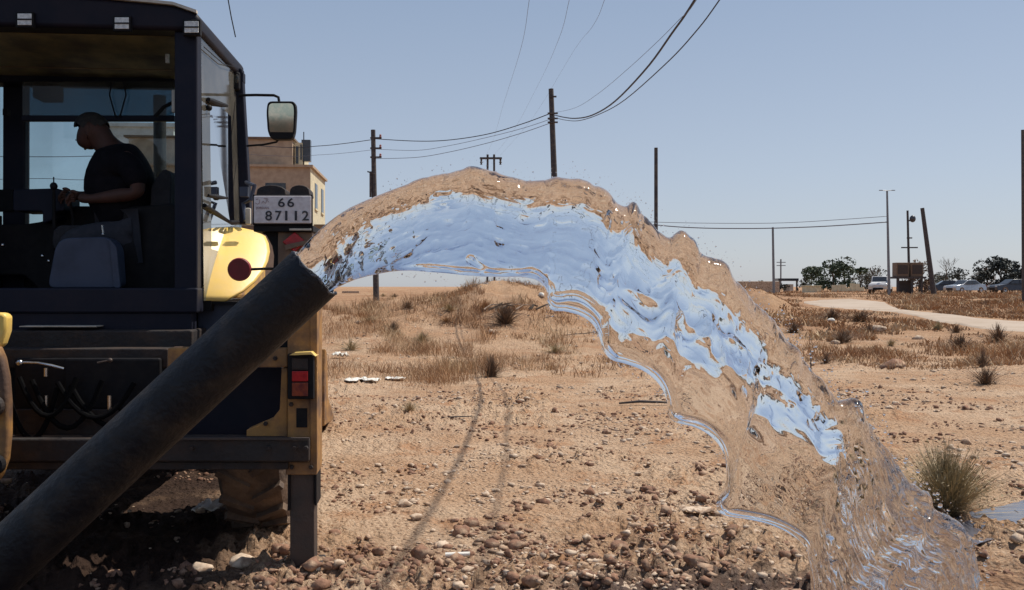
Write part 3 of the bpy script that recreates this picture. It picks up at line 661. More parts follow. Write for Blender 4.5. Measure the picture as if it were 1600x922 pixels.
# headliner seen from below: panels sagging down towards the windscreen
hl = MB(); z1 = L(150, 60, .60).z
xa, xb = xl+.06, xr-.06
hz = [( .56, zb-.005), (.75, zb-.03), (1.0, zb-.035), (1.25, zb-.06), (1.50, zb-.10)]
hl.add([(x, y, z) for y, z in hz for x in (xa, xb)]+[(x, y, z+.02) for y, z in hz for x in (xa, xb)], [(2*i, 2*i+1, 2*i+3, 2*i+2) for i in range(4)]+[(10+2*i, 12+2*i, 13+2*i, 11+2*i) for i in range(4)]+[(0,10,11,1),(8,9,19,18)])
hd = hl.build('headliner', 'headliner', T, smooth=True)
for (px0, py0, px1, py1, yy, m) in ((-120, 70, 268, 83, .85, 'strip'), (-120, 54, 262, 64, .62, 'strip'), (80, 82, 150, 92, .95, 'strip'), (-60, 104, 268, 108, 1.15, 'brownbox')):
    a, c = L(px0, py0, yy), L(px1, py1, yy); q = MB(); h = .006 if yy != .95 else .016
    q.box(((a.x+c.x)/2, yy, (a.z+c.z)/2), (c.x-a.x, .02, h)); q.build('trim_strip', m, hd)
RC('roof_console', -140, 88, 272, 128, 1.30, 1.46, 'navy', T, .02)
RC('radio_box', 50, 128, 84, 153, 1.2, 1.36, 'black', T, .012)
RC('dome_light', 258, 84, 264, 98, .8, .82, 'lens', T, .003)
# pillars
rp = RC('rear_pillar', 272, 48, 308, 482, CR, CR+.10, 'navy', T, .012)
xw = xr-xl
lp = MB(); a, c = L(272, 48, CR), L(308, 482, CR); lp.mm((xl+.0, CR, c.z), (xl+(c.x-a.x), CR+.1, a.z)); lp.build('rear_pillar', 'navy', T, bevel=.012)
PR_('front_pillar', [(355, 106), (378, 106), (392, 350), (372, 350)], yF-.08, yF, 'navy', T, .01)
PR_('front_pillar', [(4, 96), (39, 96), (38, 470), (3, 470)], yF-.08, yF, 'navy', T, .01)
PR_('front_pillar', [(-66, 90), (-42, 90), (-42, 470), (-72, 470)], yF-.08, yF, 'navy', T, .01)
RC('header_rail', -72, 112, 380, 128, yF-.078, yF-.002, 'navy', T, .006)
# side glass of the right door and its hardware
def side_x(t): return xr + .0
sg = MB(); A = L(309, 52, CR+.1); zbel = L(309, 470, CR+.1).z
g0 = [(xr-.012, CR+.10, zb), (xr-.012, yF-.04, zb), (xr+.03, yF-.04, L(375, 345, yF).z-.55), (xr+.0, CR+.10, zbel)]
sg.prism(g0, (-.006, 0, 0)); sgo = sg.build('door_glass', 'sideglass', T)
sg = MB(); sg.prism([(xl+.012, y, z) for x, y, z in g0], (.006, 0, 0)); sg.build('door_glass', 'sideglass', T)
def SP(t, z): return Vector((xr+.004, CR+.1+t*(yF-.04-CR-.1), z))     # point on right side plane
h = MB(); h.tube([SP(.10, L(320, 158, .7).z), SP(.25, L(330, 155, .7).z), SP(.6, L(345, 154, .9).z)], [.012, .02, .01], 8); h.ball(SP(.12, L(320, 170, .7).z), .018); h.build('door_latch', 'black', T, smooth=True)
h = MB(); h.tube([SP(.1, L(320, 306, .7).z), SP(.35, L(330, 306, .8).z), SP(.6, L(345, 304, .9).z)], [.006, .014, .007], 8); h.ball(SP(.32, L(330, 307, .8).z), (.014, .02, .018)); h.build('door_handle', 'black', T, smooth=True)
h = MB(); zz1, zz2 = L(309, 322, .6).z, L(368, 346, 1.4).z
h.tube([SP(0, zz1), SP(.3, zz1-.02), SP(.65, zz1-.05), SP(.98, zz2)], .013, 8); h.build('glass_seal', 'black', T, smooth=True)
h = MB(); h.tube([SP(.0, L(309, 76, .6).z), SP(.5, L(335, 92, .9).z), SP(.95, L(360, 104, 1.4).z)], .003, 5); h.build('glass_edge', 'black', T)
# side marker light and hinges on the front pillar
m_ = MB(); c = L(369, 127, yF-.1); m_.box(c, (.05, .05, .12)); mk = m_.build('side_lamp', 'black', T, bevel=.014); q = MB(); q.ball(c+Vector((.01, -.03, .01)), (.016, .012, .03)); q.build('lamp_lens', 'glasspane', mk, smooth=True)
for y in (262, 290):
    q = MB(); q.box(L(366, y-12, yF-.1), (.02, .03, .03)); q.build('hinge', 'black', T, bevel=.004)
q = MB(); q.tube([L(385, 285, 1.2), L(398, 290, 1.1), L(392, 312, 1.1), L(380, 318, 1.15), L(384, 345, 1.1)], .013, 8); q.box(L(382, 300, 1.15), (.05, .05, .06)); q.build('pillar_bracket', 'grey', T, smooth=True)
q = MB(); q.box(L(388, 338, 1.0), (.03, .03, .10)); q.build('bracket_cap', 'strip', T, bevel=.006)
# windscreen, sun visor and wiper
q = MB(); a, c = L(-40, 128, yF-.02), L(360, 470, yF-.02); q.mm((a.x, yF-.03, c.z), (c.x, yF-.024, a.z)); q.build('windscreen', 'glasspane', T)
vis = PR_('tinted_window', [(35, 128), (272, 128), (272, 181), (35, 181)], 1.18, 1.186, 'tintpane', T, 0)
RC('window_rail', 33, 180, 272, 189, 1.16, 1.20, 'navy', T, .006)
for sx_ in (-1, 1):
    q = MB(); q.tube([L(184+sx_*9, 128, 1.15), L(184+sx_*13, 148, 1.15), L(184+sx_*3, 184, 1.15)], .005, 6); q.build('wiper_link', 'black', T)
RC('grab_plate', 268, 140, 273, 175, .60, .63, 'strip', T, .003)
q = MB(); q.tube([L(243, 182, 1.1), L(255, 168, 1.1), L(270, 160, 1.1)], .012, 8); q.build('grab_handle', 'black', T, smooth=True)
# cab walls below the glass
RC('rear_sill', -170, 450, 308, 489, CR-.02, CR+.12, 'navy', T, .01)
RC('rear_panel', -170, 489, 300, 516, CR-.0, CR+.10, 'navy', T, .006)
RC('battery_box', -170, 516, 300, 545, CR-.10, CR+.35, 'dirty', T, .01)
RC('sill_strip', 30, 509.5, 150, 511, CR-.108, CR-.0, 'strip', T, 0)
RC('cab_floor', -150, 470, 330, 486, CR+.13, yF-.09, 'black', T, .0)
PR_('front_panel', [(-70, 362), (24, 362), (58, 354), (110, 330), (200, 322), (372, 352), (372, 520), (-70, 520)], yF-.076, yF-.004, 'black', T, .004)
PR_('front_panel', [(-70, 296), (20, 296), (20, 330), (-70, 330)], yF-.1, yF-.04, 'black', T, .004)
PR_('side_wall', [(-140, 322), (-90, 322), (-90, 470), (-140, 470)], .7, 1.4, 'black', T, .004)
# console, levers, seat
PR_('console', rnd([(20, 296), (88, 294), (100, 298), (100, 330), (88, 330), (87, 342), (66, 350), (66, 330), (20, 330)], 3, 2), 1.05, 1.3, 'navy', T, .008)
PR_('side_console', rnd([(192, 324), (268, 318), (300, 330), (300, 455), (192, 455)], 8), .85, 1.25, 'black', T, .01)
PR_('instrument_tower', rnd([(-60, 352), (40, 350), (66, 346), (110, 322), (188, 322), (192, 455), (62, 455), (38, 430), (-60, 430)], 6), 1.22, 1.34, 'black', T, .01)
lv = MB(); c = L(84, 291, .98); lv.ball(c, (.022, .022, .024)); lv.tube([c, c+Vector((0, 0, .055))], .004, 6); lv.tube([c-Vector((0, 0, .015)), L(84, 320, 1.0), L(86, 400, 1.05)], [.009, .011, .012], 8); lv.build('joystick', 'black', T, smooth=True)
lv = MB(); c = L(108, 306, .95); lv.ball(c, (.02, .02, .022)); lv.tube([c-Vector((0, 0, .01)), L(114, 340, 1.0), L(116, 420, 1.05)], .009, 8); lv.build('joystick', 'black', T, smooth=True)
for (x, y, yy) in ((455, 480, -.004), (478, 480, -.004), (455, 632, -.004), (478, 700, -.075), (460, 700, -.075), (420, 700, -.065), (300, 700, -.065), (180, 700, -.065), (456, 730, -.015), (486, 730, -.015), (430, 560, .015), (415, 662, .025)):
    q = MB(); q.lathe([(0, -.012), (.010, -.012), (.012, -.004), (.012, .006), (0, .006)], L(x, y, yy), 'Y', 6); q.build('bolt', 'dirty', T)
for (x, y) in ((66, 400), (76, 408), (4, 383)):
    q = MB(); q.ball(L(x, y, .95), .012, 8, 6); q.build('knob', 'chrome', T, smooth=True)
st = PR_('seat', rnd([(74, 450), (86, 385), (98, 372), (168, 370), (182, 384), (187, 450)], 12, 5), .62, .74, 'grey', T, .025, True)
PR_('seat_edge', rnd([(170, 372), (182, 386), (188, 450), (178, 450), (172, 390)], 3, 2), .60, .618, 'strip', st, .003).data.materials[0] = M['grey']
PR_('seat_cushion', rnd([(88, 352), (250, 352), (262, 372), (262, 392), (84, 392), (80, 370)], 10, 4), .86, 1.2, 'seatm', T, .03, True)
q = MB(); q.tube([L(160, 352, .7), L(162, 368, .7)], .006, 6); q.ball(L(161, 366, .69), .008); q.build('seat_pin', 'chrome', st, smooth=True)
PR_('seat_back', rnd([(236, 290), (256, 262), (268, 270), (264, 372), (232, 372)], 10, 4), .86, 1.18, 'seatm', T, .03, True)
# rear fender, reflector
fp = [(346, 357), (372, 356), (400, 363), (414, 371), (420, 392), (417, 410), (405, 432), (385, 452), (360, 466), (313, 470), (322, 430), (332, 392)]
q = MB(); NR = 14; rows = []
fl_ = [(357, 346, 372), (363, 342, 400), (371, 339, 414), (382, 335, 419), (395, 331, 421), (410, 327, 418), (425, 323, 411), (440, 319, 399), (455, 316, 381), (463, 314, 366), (471, 312, 352)]
for (y, xa_, xb_) in fl_:
    row = []
    for i in range(NR+1):
        u = i/NR; x = xa_+(xb_-xa_)*u; row.append(L(x, y, .60 + .46*((471-y)/114)**1.25 + .16*((x-313)/107)**2))
    rows.append(row)
q.add([p_ for r_ in rows for p_ in r_], [(j*(NR+1)+i, j*(NR+1)+i+1, (j+1)*(NR+1)+i+1, (j+1)*(NR+1)+i) for j in range(len(rows)-1) for i in range(NR)])
fd = q.build('rear_fender', 'fender', T, smooth='all'); sm_ = fd.modifiers.new('solid', 'SOLIDIFY'); sm_.thickness = .02; sm_.offset = 0
RC('fender_top', 318, 412, 372, 466, 1.0, 1.9, 'yellow', T, .02)
PR_('fender_seam', [(309, 470), (385, 472), (384, 476), (309, 474)], .60, .66, 'black', T, 0)
PR_('fender_skirt', [(309, 474), (384, 474), (350, 545), (309, 545)], .66, .72, 'grey', T, .004)
q = MB(); q.lathe([(.0, -.012), (.060, -.012), (.066, 0), (.066, .01), (0, .01)], L(374, 421, .58), 'Y', 28); rf = q.build('reflector', 'redmat', T, smooth=True)
q = MB(); q.tube([L(388, 421, .585), L(412, 420, .585), L(440, 420, .5)], .008, 6); q.build('reflector_stalk', 'black', rf)
# far-side (left) fender
c = fd.copy(); c.scale.x = -1; COL.objects.link(c); c.location.x = xl+xr+.0
# stabiliser tower: housing, plate, beacon reflector
RC('tower_housing', 396, 352, 489, 362, .06, .34, 'black', T, .004)
RC('tower_body', 434, 362, 488, 560, .10, .32, 'brownbox', T, .006)
PR_('tower_side', [(396, 350), (442, 350), (442, 540), (420, 540), (426, 430), (428, 400), (425, 384), (416, 368), (404, 360)], .12, .3, 'black', T, .004)
q = MB()
for (x0, x1) in ((400, 447), (452, 484)):
    P0 = [L(x0, 306, .12)]+[L(x0+(x1-x0)*(.5-.5*math.cos(math.pi*i/8)), 303-14*math.sin(math.pi*i/8)**.7, .12) for i in range(1, 8)]+[L(x1, 306, .12)]
    q.prism(P0, (0, .16, 0))
q.build('cylinder_cap', 'dirty', T, bevel=.004)
pb = RC('plate_bracket', 395, 304, 488, 352, .05, .075, 'black', T, .003)
npt = RC('number_plate', 396.5, 306, 486, 349, .038, .0485, 'plate', T, .004)
def txt(s, px, py, hpx, wpx, m, parent, name, yl=.036, off=.0):
    cu = bpy.data.curves.new(name, 'FONT'); cu.body = s; cu.size = 1; cu.extrude = .02; cu.offset = off; ob = bpy.data.objects.new(name, cu); COL.objects.link(ob)
    me = bpy.data.meshes.new_from_object(ob.evaluated_get(bpy.context.evaluated_depsgraph_get())); COL.objects.unlink(ob); bpy.data.objects.remove(ob)
    co = np.array([v.co[:] for v in me.vertices]); mn, mxx = co.min(0), co.max(0)
    a, c = L(px, py+hpx, yl), L(px+wpx, py, yl)
    for v in me.vertices:
        fx, fy = (v.co.x-mn[0])/(mxx[0]-mn[0]), (v.co.y-mn[1])/(mxx[1]-mn[1])
        v.co = (a.x+fx*(c.x-a.x), yl+(.0009 if v.co.z > 0 else -.0009), a.z+fy*(c.z-a.z))
    me.materials.clear(); me.materials.append(M[m]); o = bpy.data.objects.new(name, me); COL.objects.link(o); o.parent = parent; return o
bpy.context.view_layer.update()
for i, ch in enumerate('66'): txt(ch, 434.5+i*14.5, 309.5, 14, 10.5, 'ink', npt, 'digit', off=.012)
for ch, x, w_ in (('8', 414.5, 10.5), ('7', 430, 10), ('1', 445.5, 3.6), ('1', 460.5, 3.6), ('2', 472, 10.5)): txt(ch, x, 329.5, 15, w_, 'ink', npt, 'digit', off=.012)
def squig(pxs, m='ink2'):
    q = MB(); q.tube([L(x, y, .0372) for x, y in pxs], .0017, 5); q.build('lettering', m, npt)
squig([(399, 317), (402, 319), (405, 318), (406, 312)]); squig([(409, 318), (411, 314), (415, 318), (417, 312), (420, 316)]); squig([(400, 312), (403, 311)]); squig([(412, 310), (419, 311)])
txt('JORDAN', 400, 323, 4.5, 20, 'ink2', npt, 'lettering', .0365)
tri = PR_('reflector_triangle', [(460, 362.5), (478, 378), (460, 394), (441, 378)], .07, .098, 'redl', T, .004)
PR_('reflector_bar', [(444, 383), (484, 374), (484, 380), (446, 391)], .055, .069, 'brownbox', T, .002)
RC('tower_strip', 452, 357, 486, 360, .05, .062, 'strip', T, .001)
# rear frame
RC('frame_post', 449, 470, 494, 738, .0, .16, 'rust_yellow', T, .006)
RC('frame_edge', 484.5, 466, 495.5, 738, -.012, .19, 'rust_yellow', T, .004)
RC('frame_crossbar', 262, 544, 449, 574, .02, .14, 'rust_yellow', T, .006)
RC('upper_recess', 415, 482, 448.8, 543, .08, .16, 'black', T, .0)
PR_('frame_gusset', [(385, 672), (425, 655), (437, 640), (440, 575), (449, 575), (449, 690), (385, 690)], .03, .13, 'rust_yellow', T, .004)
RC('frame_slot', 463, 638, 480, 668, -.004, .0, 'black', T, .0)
RC('frame_well', 150, 574, 440, 690, .30, .34, 'navy', T, 0)
tl = RC('tail_light', 449, 553, 490, 624, -.055, -.001, 'black', T, .006)
RC('red_lens', 456, 580, 481, 596, -.066, -.0555, 'redl', tl, .003); RC('dark_lens', 456, 598, 481, 619, -.064, -.0555, 'amber', tl, .003); RC('smoked_lens', 456, 560, 481, 578, -.062, -.0555, 'grey', tl, .003).data.materials[0] = M['dirty']
b = MB(); b.prism([L(452, 555, -.09), L(460, 551, -.09), L(486, 550, -.09), L(493, 557, -.09), L(486, 554, -.09), L(461, 555, -.09)], (0, .12, 0)); b.build('lamp_hood', 'fender', tl)
bm1 = RC('lower_beam', -170, 686, 483, 722, -.06, .08, 'dirty', T, .008)
RC('beam_lip', 150, 684, 483, 688, -.075, -.061, 'legm', bm1, .002)
RC('beam_channel', -170, 722, 450, 734, -.03, .06, 'dirty', T, .004)
RC('upper_beam', -170, 545, 262, 575, .16, .30, 'dirty', T, .006)
# stabiliser legs
for dx in (0, 1):
    if dx == 0:
        lg = RC('stabiliser_leg', 453, 735, 491, 890, .02, .15, 'legm', T, .006)
        RC('leg_guide', 449.5, 738, 452.6, 798, .0, .17, 'black', lg, 0); RC('leg_guide', 491.4, 742, 494.6, 790, .0, .17, 'black', lg, 0)
        RC('leg_collar', 446, 722, 495, 742, -.01, .18, 'rust_yellow', T, .004)
        a, c = L(448, 888, -.02), L(494, 899, -.02); q = MB(); q.mm((a.x-.05, -.05, .0), (c.x+.02, .22, .035)); q.build('foot_pad', 'dirty', lg, bevel=.008)
    else:
        w_ = 2.1; q = MB(); a, c = L(453, 735, .02), L(491, 895, .02); q.mm((-w_, .02, .02), (-w_+.12, .15, a.z)); q.build('stabiliser_leg', 'legm', T, bevel=.006)
        q = MB(); q.mm((-w_-.03, 0, a.z), (-w_+.15, .16, L(450, 470, 0).z)); q.build('frame_post', 'rust_yellow', T, bevel=.006)
# king-post carriage, valves and hoses
RC('valve_block', 100, 560, 250, 640, .12, .3, 'black', T, .01)
RC('carriage_plate', 22, 560, 150, 690, .14, .2, 'dirty', T, .008).data.materials[0] = M['black']
PR_('carriage_plate', [(24, 640), (180, 640), (220, 684), (24, 684)], .10, .135, 'dirty', T, .004)
q = MB(); q.tube([L(26, 567, .06), L(40, 566, .05), L(60, 567, .05), L(80, 571, .07), L(99, 576, .10)], .0065, 8); q.ball(L(31, 567, .05), .017); q.build('silver_hose', 'chrome', T, smooth=True)
q = MB(); q.tube([L(152, 567, .06), L(172, 563, .06)], .005, 6); q.ball(L(172, 563, .06), .012); q.build('silver_hose', 'legm', T, smooth=True)
for (x, y0, y1) in ((72, 575, 588), (72, 618, 636), (171, 618, 640)):
    q = MB(); q.tube([L(x, y0, .07), L(x, y1, .07)], .010, 8); q.build('pin', 'chrome', T, smooth=True)
for i, (x0, x1, sag) in enumerate(((30, 120, 60), (50, 160, 75), (90, 210, 55), (110, 250, 66), (10, 90, 80))):
    q = MB(); q.tube([L(x0+(x1-x0)*t, 590+sag*4*t*(1-t)+i*4, .07-.05*math.sin(math.pi*t)) for t in [j/10 for j in range(11)]], .013, 8); q.build('hydraulic_hose', 'hose', T, smooth=True)
# folded boom on the left edge
q = MB(); P0 = [L(x-9, y, -.35) for x, y in [(-150, 480), (-30, 488), (12, 489), (19, 494), (18, 518), (10, 541), (-40, 560), (-150, 570)]]; q.prism(P0, (0, .07, 0)); q.build('boom_knuckle', 'fender', T, bevel=.012, smooth=True)
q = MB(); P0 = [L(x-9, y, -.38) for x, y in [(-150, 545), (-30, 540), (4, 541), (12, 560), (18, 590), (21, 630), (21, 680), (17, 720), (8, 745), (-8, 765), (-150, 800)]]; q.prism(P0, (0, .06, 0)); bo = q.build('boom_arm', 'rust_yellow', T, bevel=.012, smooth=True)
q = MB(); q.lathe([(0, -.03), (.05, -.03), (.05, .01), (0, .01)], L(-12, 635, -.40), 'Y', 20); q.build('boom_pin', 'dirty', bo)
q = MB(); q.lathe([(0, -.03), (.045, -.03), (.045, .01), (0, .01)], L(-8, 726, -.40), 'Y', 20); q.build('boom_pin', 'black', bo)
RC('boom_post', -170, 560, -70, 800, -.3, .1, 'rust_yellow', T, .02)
# chassis, axle, bonnet
RC('chassis', -140, 560, 285, 700, .5, 1.4, 'dirty', T, .02)
def wheel(cx, cy, R, w_, name):
    ty = MB(); r0_ = R*.56
    prof = [(r0_, -w_*.42), (R*.72, -w_*.52), (R*.88, -w_*.5), (R*.95, -w_*.42), (R*.965, -w_*.15), (R*.965, w_*.15), (R*.95, w_*.42), (R*.88, w_*.5), (R*.72, w_*.52), (r0_, w_*.42)]
    ty.lathe(prof, (0, 0, 0), 'X', 48, closed=True)
    n = 22
    for k in range(n):
        for sgn in (-1, 1):
            a = 2*math.pi*(k+(.5 if sgn > 0 else 0))/n; rot = Matrix.Rotation(a, 3, 'X') @ Matrix.Rotation(sgn*.55, 3, 'Z')
            ty.box(Matrix.Rotation(a, 3, 'X') @ Vector((sgn*w_*.24, 0, R*.975)), (w_*.52, R*.055, R*.06), Matrix.Rotation(a, 3, 'X') @ Matrix.Rotation(sgn*.6, 3, 'Z'))
    e = bpy.data.objects.new('wheel', None); COL.objects.link(e); e.parent = T; e.location = (cx, cy, R-.0)
    ty.build('tyre', 'rubber', e, smooth=True)
    ri = MB(); s = 1 if cx > -.9 else -1
    ri.lathe([(0, -w_*.3), (R*.12, -w_*.3), (R*.14, -w_*.1), (R*.4, -w_*.05), (R*.52, -w_*.3), (r0_*1.01, -w_*.42), (r0_*1.01, w_*.42), (R*.52, w_*.3), (R*.4, w_*.1), (R*.14, w_*.12), (R*.12, w_*.3), (0, w_*.3)], (0, 0, 0), 'X', 32)
    ri.build('rim', 'yellow', e, smooth=True); return e
yW = 1.02; wr_ = .66; aW = L(343, 780, .62).x; bW = L(449, 780, .62).x; wW = .40
cxw = (L(343, 760, .55).x + L(450, 760, .55).x)/2
wheel(cxw, yW, wr_, abs(L(450, 760, .55).x-L(343, 760, .55).x), 'rear')
wheel(xl-(cxw-xr), yW, wr_, .4, 'rear')
q = MB(); q.tube([(cxw, yW, wr_), (xl-(cxw-xr), yW, wr_)], .09, 12); q.box(((xl+xr)/2, yW, wr_), (.4, .45, .4)); q.build('rear_axle', 'dirty', T, smooth=True)
q = MB(); xc = (xl+xr)/2; q.prism([(xc-.42, yF, .95), (xc+.42, yF, .95), (xc+.42, yF, 1.50), (xc+.34, yF, 1.58), (xc-.34, yF, 1.58), (xc-.42, yF, 1.50)], (0, 1.3, 0)); q.build('bonnet', 'yellow', T, bevel=.03, smooth=True)
q = MB(); q.mm((xc-.44, yF, .48), (xc+.44, 3.4, .948)); q.build('engine_frame', 'dirty', T, bevel=.02)  # unseen block, added to keep sun off the ground below the loader
for s in (-1, 1): wheel(xc+s*.85, 3.0, .42, .3, 'front')
q = MB(); q.tube([(xc-.85, 3.0, .42), (xc+.85, 3.0, .42)], .07, 10); q.box((xc, 2.6, .75), (.6, 1.4, .35)); q.build('front_axle', 'dirty', T)
q = MB(); a = L(250, 290, 2.3); q.tube([(a.x, 2.3, 1.5), (a.x, 2.3, L(250, 150, 2.3).z)], .045, 14); q.build('exhaust_stack', 'dirty', T, smooth=True)
for s in (-1, 1):
    q = MB(); q.prism([(xc+s*.62, 1.9, 1.35), (xc+s*.62, 2.1, 1.5), (xc+s*.62, 3.6, .9), (xc+s*.62, 4.2, .35), (xc+s*.62, 4.0, .25), (xc+s*.62, 3.5, .65)], (s*.09, 0, 0)); q.build('loader_arm', 'yellow', T, bevel=.01)
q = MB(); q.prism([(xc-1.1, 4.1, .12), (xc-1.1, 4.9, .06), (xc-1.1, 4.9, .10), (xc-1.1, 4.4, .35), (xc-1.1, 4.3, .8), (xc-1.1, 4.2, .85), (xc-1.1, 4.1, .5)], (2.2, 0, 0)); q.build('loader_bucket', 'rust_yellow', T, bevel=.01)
# mirror on its arm
q = MB(); q.tube([L(374, 149, 1.42), L(400, 148.5, 1.36), L(428, 149, 1.30), L(435, 152, 1.29), L(437, 164, 1.29)], .009, 8); q.tube([L(386, 228, 1.42), L(412, 226, 1.34), L(432, 222, 1.3), L(438, 214, 1.29)], .007, 8)
q.build('mirror_arm', 'black', T, smooth=True)
mi = PR_('mirror', rnd([(418, 158), (461, 158), (463, 170), (461, 206), (457, 218), (424, 218), (418, 206), (416, 175)], 7, 4), 1.26, 1.32, 'black', T, .012, True)
b = MB(); b.prism([L(x, y, 1.254) for x, y in rnd([(421, 162), (458, 162), (459.5, 172), (458, 206), (454, 214), (427, 214), (421, 206), (419.5, 175)], 6, 4)], (0, .004, 0)); mg = b.build('mirror_glass', 'mirror', mi)
for v in mg.data.vertices: v.co.y += -.055*(v.co.z-L(440, 190, 1.25).z)/.12*.2
# aerial
q = MB(); q.tube([L(368, 58, 1.4), L(361, 25, 1.4), L(353, -20, 1.4)], .004, 6); q.build('aerial', 'black', T)
# rear work-lamp and small details on the cab inside
RC('fire_extinguisher_bracket', 4, 170, 12, 180, 1.3, 1.34, 'black', T, 0)

# ------------------------------------------------------------------ driver
def skin(name, verts, edges, m, parent, root=0, sub=2):
    me = bpy.data.meshes.new(name); me.from_pydata([v[0] for v in verts], edges, []); me.materials.append(M[m])
    o = bpy.data.objects.new(name, me); COL.objects.link(o); o.parent = parent
    s = o.modifiers.new('skin', 'SKIN'); s.use_smooth_shade = True; s.use_x_symmetry = False
    for i, v in enumerate(verts):
        r = v[1]; me.skin_vertices[0].data[i].radius = r if isinstance(r, tuple) else (r, r); me.skin_vertices[0].data[i].use_root = (i == root)
    u = o.modifiers.new('sub', 'SUBSURF'); u.levels = sub; u.render_levels = sub
    return o
def driver():
    c0 = LW(205, 385, 1.0); root = thing('person', 'man in a dark shirt bowed over the levers inside the loader cab', 'person', c0)
    def p(px, py, yl): return tuple(LW(px, py, yl) - c0)
    V = [(p(214, 368, 1.02), .13), (p(207, 330, 1.02), .125), (p(190, 290, 1.02), .16), (p(184, 258, 1.02), .155), (p(171, 232, 1.02), .085), (p(161, 221, 1.02), .072)]
    E = [(i, i+1) for i in range(5)]
    V += [(p(151, 209, 1.02), .102), (p(143, 203, 1.02), .112)]; E += [(5, 6), (6, 7)]
    V += [(p(137, 220, 1.02), .080), (p(134, 234, 1.02), .046)]; E += [(7, 8), (8, 9)]
    # arms (near, far) with palm
    def arm(sy, el, wr, hd):
        n = len(V); V.extend([(p(196, 252, 1.02+sy*.17), .068), (p(212, 272, 1.02+sy*.22), .056), (p(*el), .046), (p((el[0]+wr[0])/2, (el[1]+wr[1])/2, (el[2]+wr[2])/2), .042), (p(*wr), .027), (p(*hd), .034)])
        E.extend([(3, n), (n, n+1), (n+1, n+2), (n+2, n+3), (n+3, n+4), (n+4, n+5)])
    arm(-1, (216, 302, .80), (142, 311, .84), (124, 309, .88)); arm(1, (205, 300, 1.2), (128, 306, 1.1), (112, 305, 1.02))
    # legs
    for sy in (-1, 1):
        n = len(V); V.extend([(p(196, 368, 1.02+sy*.09), .095), (p(110, 372, 1.0+sy*.13), .066), (p(100, 430, 1.0+sy*.13), .05), (p(96, 462, 1.0+sy*.13), .04), (p(74, 466, 1.0+sy*.14), .035)]); E.extend([(0, n), (n, n+1), (n+1, n+2), (n+2, n+3), (n+3, n+4)])
    skin('body', V, E, 'skin', root)
    # fingers
    for (hx, hy, hyl, kx, ky, kyl) in ((124, 309, .88, 108, 309, .95), (112, 305, 1.02, 86, 294, .99)):
        for j in range(4):
            off = (j-1.5)*.018; ln_ = (.8, 1, .95, .75)[j]; a = Vector(p(hx-6, hy+(j-1.5)*3.6, hyl+off*.4)); d1 = Vector((-.034*ln_, .0, .004)); d2 = Vector((-.020*ln_, 0, -.018)); d3 = Vector((-.002, .0, -.018))
            skin('finger', [(tuple(a), .0095), (tuple(a+d1), .009), (tuple(a+d1+d2), .008), (tuple(a+d1+d2+d3), .007)], [(0, 1), (1, 2), (2, 3)], 'skin', root, 0, 1)
        a = Vector(p(hx-2, hy-6, hyl-.02)); skin('thumb', [(tuple(a), .011), (tuple(a+Vector((-.022, -.01, .016))), .010), (tuple(a+Vector((-.044, -.006, .014))), .0085)], [(0, 1), (1, 2)], 'skin', root, 0, 1)
    # shirt
    V2 = [(p(210, 362, 1.02), .180), (p(200, 330, 1.02), .190), (p(186, 292, 1.02), .235), (p(185, 255, 1.02), .235), (p(178, 232, 1.02), .120)]
    E2 = [(i, i+1) for i in range(4)]
    for sy, el in ((-1, (215, 296, .80)), (1, (205, 294, 1.2))):
        n = len(V2); V2 += [(p(197, 252, 1.02+sy*.17), .084), (p(212, 272, 1.02+sy*.22), .074), (p(*el), .060)]; E2 += [(3, n), (n, n+1), (n+1, n+2)]
    skin('shirt', V2, E2, 'shirt', root, 0)
    q = MB(); c = Vector(p(176, 240, 1.02)); q.lathe([(.076, -.03), (.084, -.02), (.080, .010), (.072, .012)], c, 'Z', 20); co = q.build('collar', 'shirt', root, smooth=True)
    V3 = [(p(214, 366, 1.02), .158)]; E3 = []
    for sy in (-1, 1):
        n = len(V3); V3 += [(p(196, 368, 1.02+sy*.09), .108), (p(110, 372, 1.0+sy*.13), .078), (p(100, 430, 1.0+sy*.13), .064), (p(97, 452, 1.0+sy*.13), .058)]; E3 += [(0, n), (n, n+1), (n+1, n+2), (n+2, n+3)]
    skin('trousers', V3, E3, 'trouser', root, 0)
    for sy in (-1, 1):
        skin('shoe', [(p(98, 464, 1.0+sy*.13), .05), (p(74, 467, 1.0+sy*.14), .045), (p(62, 468, 1.0+sy*.14), .035)], [(0, 1), (1, 2)], 'black', root, 0, 1)
    # head details: hair cap, ear, nose, brow, eyes, mouth; the head is bowed to the left
    hc = Vector(p(144, 205, 1.02)); R_ = Matrix.Rotation(math.radians(-58), 3, 'Y')
    def H(x, y, z): return hc + R_ @ Vector((x, y, z))
    b = MB(); vs = []; nu, nv = 26, 14
    cap = MB(); cap.ball((0, 0, 0), (.103, .092, .104), nu, nv)
    keep = []
    for v in cap.v:
        q_ = Vector(v); n_ = float(noise(np.array([q_.x*60]), np.array([q_.y*60]), np.array([q_.z*60]), 3)[0]); keep.append(H(q_.x*(1+.02*n_)+.010, q_.y*(1+.02*n_), q_.z*(1+.02*n_)+.008))
    fs = [f for f in cap.f if all((cap.v[i][2] > -.02 + (.2 if cap.v[i][0] < -.055 else .075 if cap.v[i][0] < -.02 else -.055 if cap.v[i][0] > .03 else 0)) for i in f)]
    b.add(keep, fs); b.build('hair', 'hair', root, smooth='all')
    b = MB(); b.prism([H(-.092, -.008, .018), H(-.122, -.008, -.022), H(-.094, -.011, -.030)], (0, .022, 0)); b.build('nose', 'skin', root, bevel=.005, smooth=True)
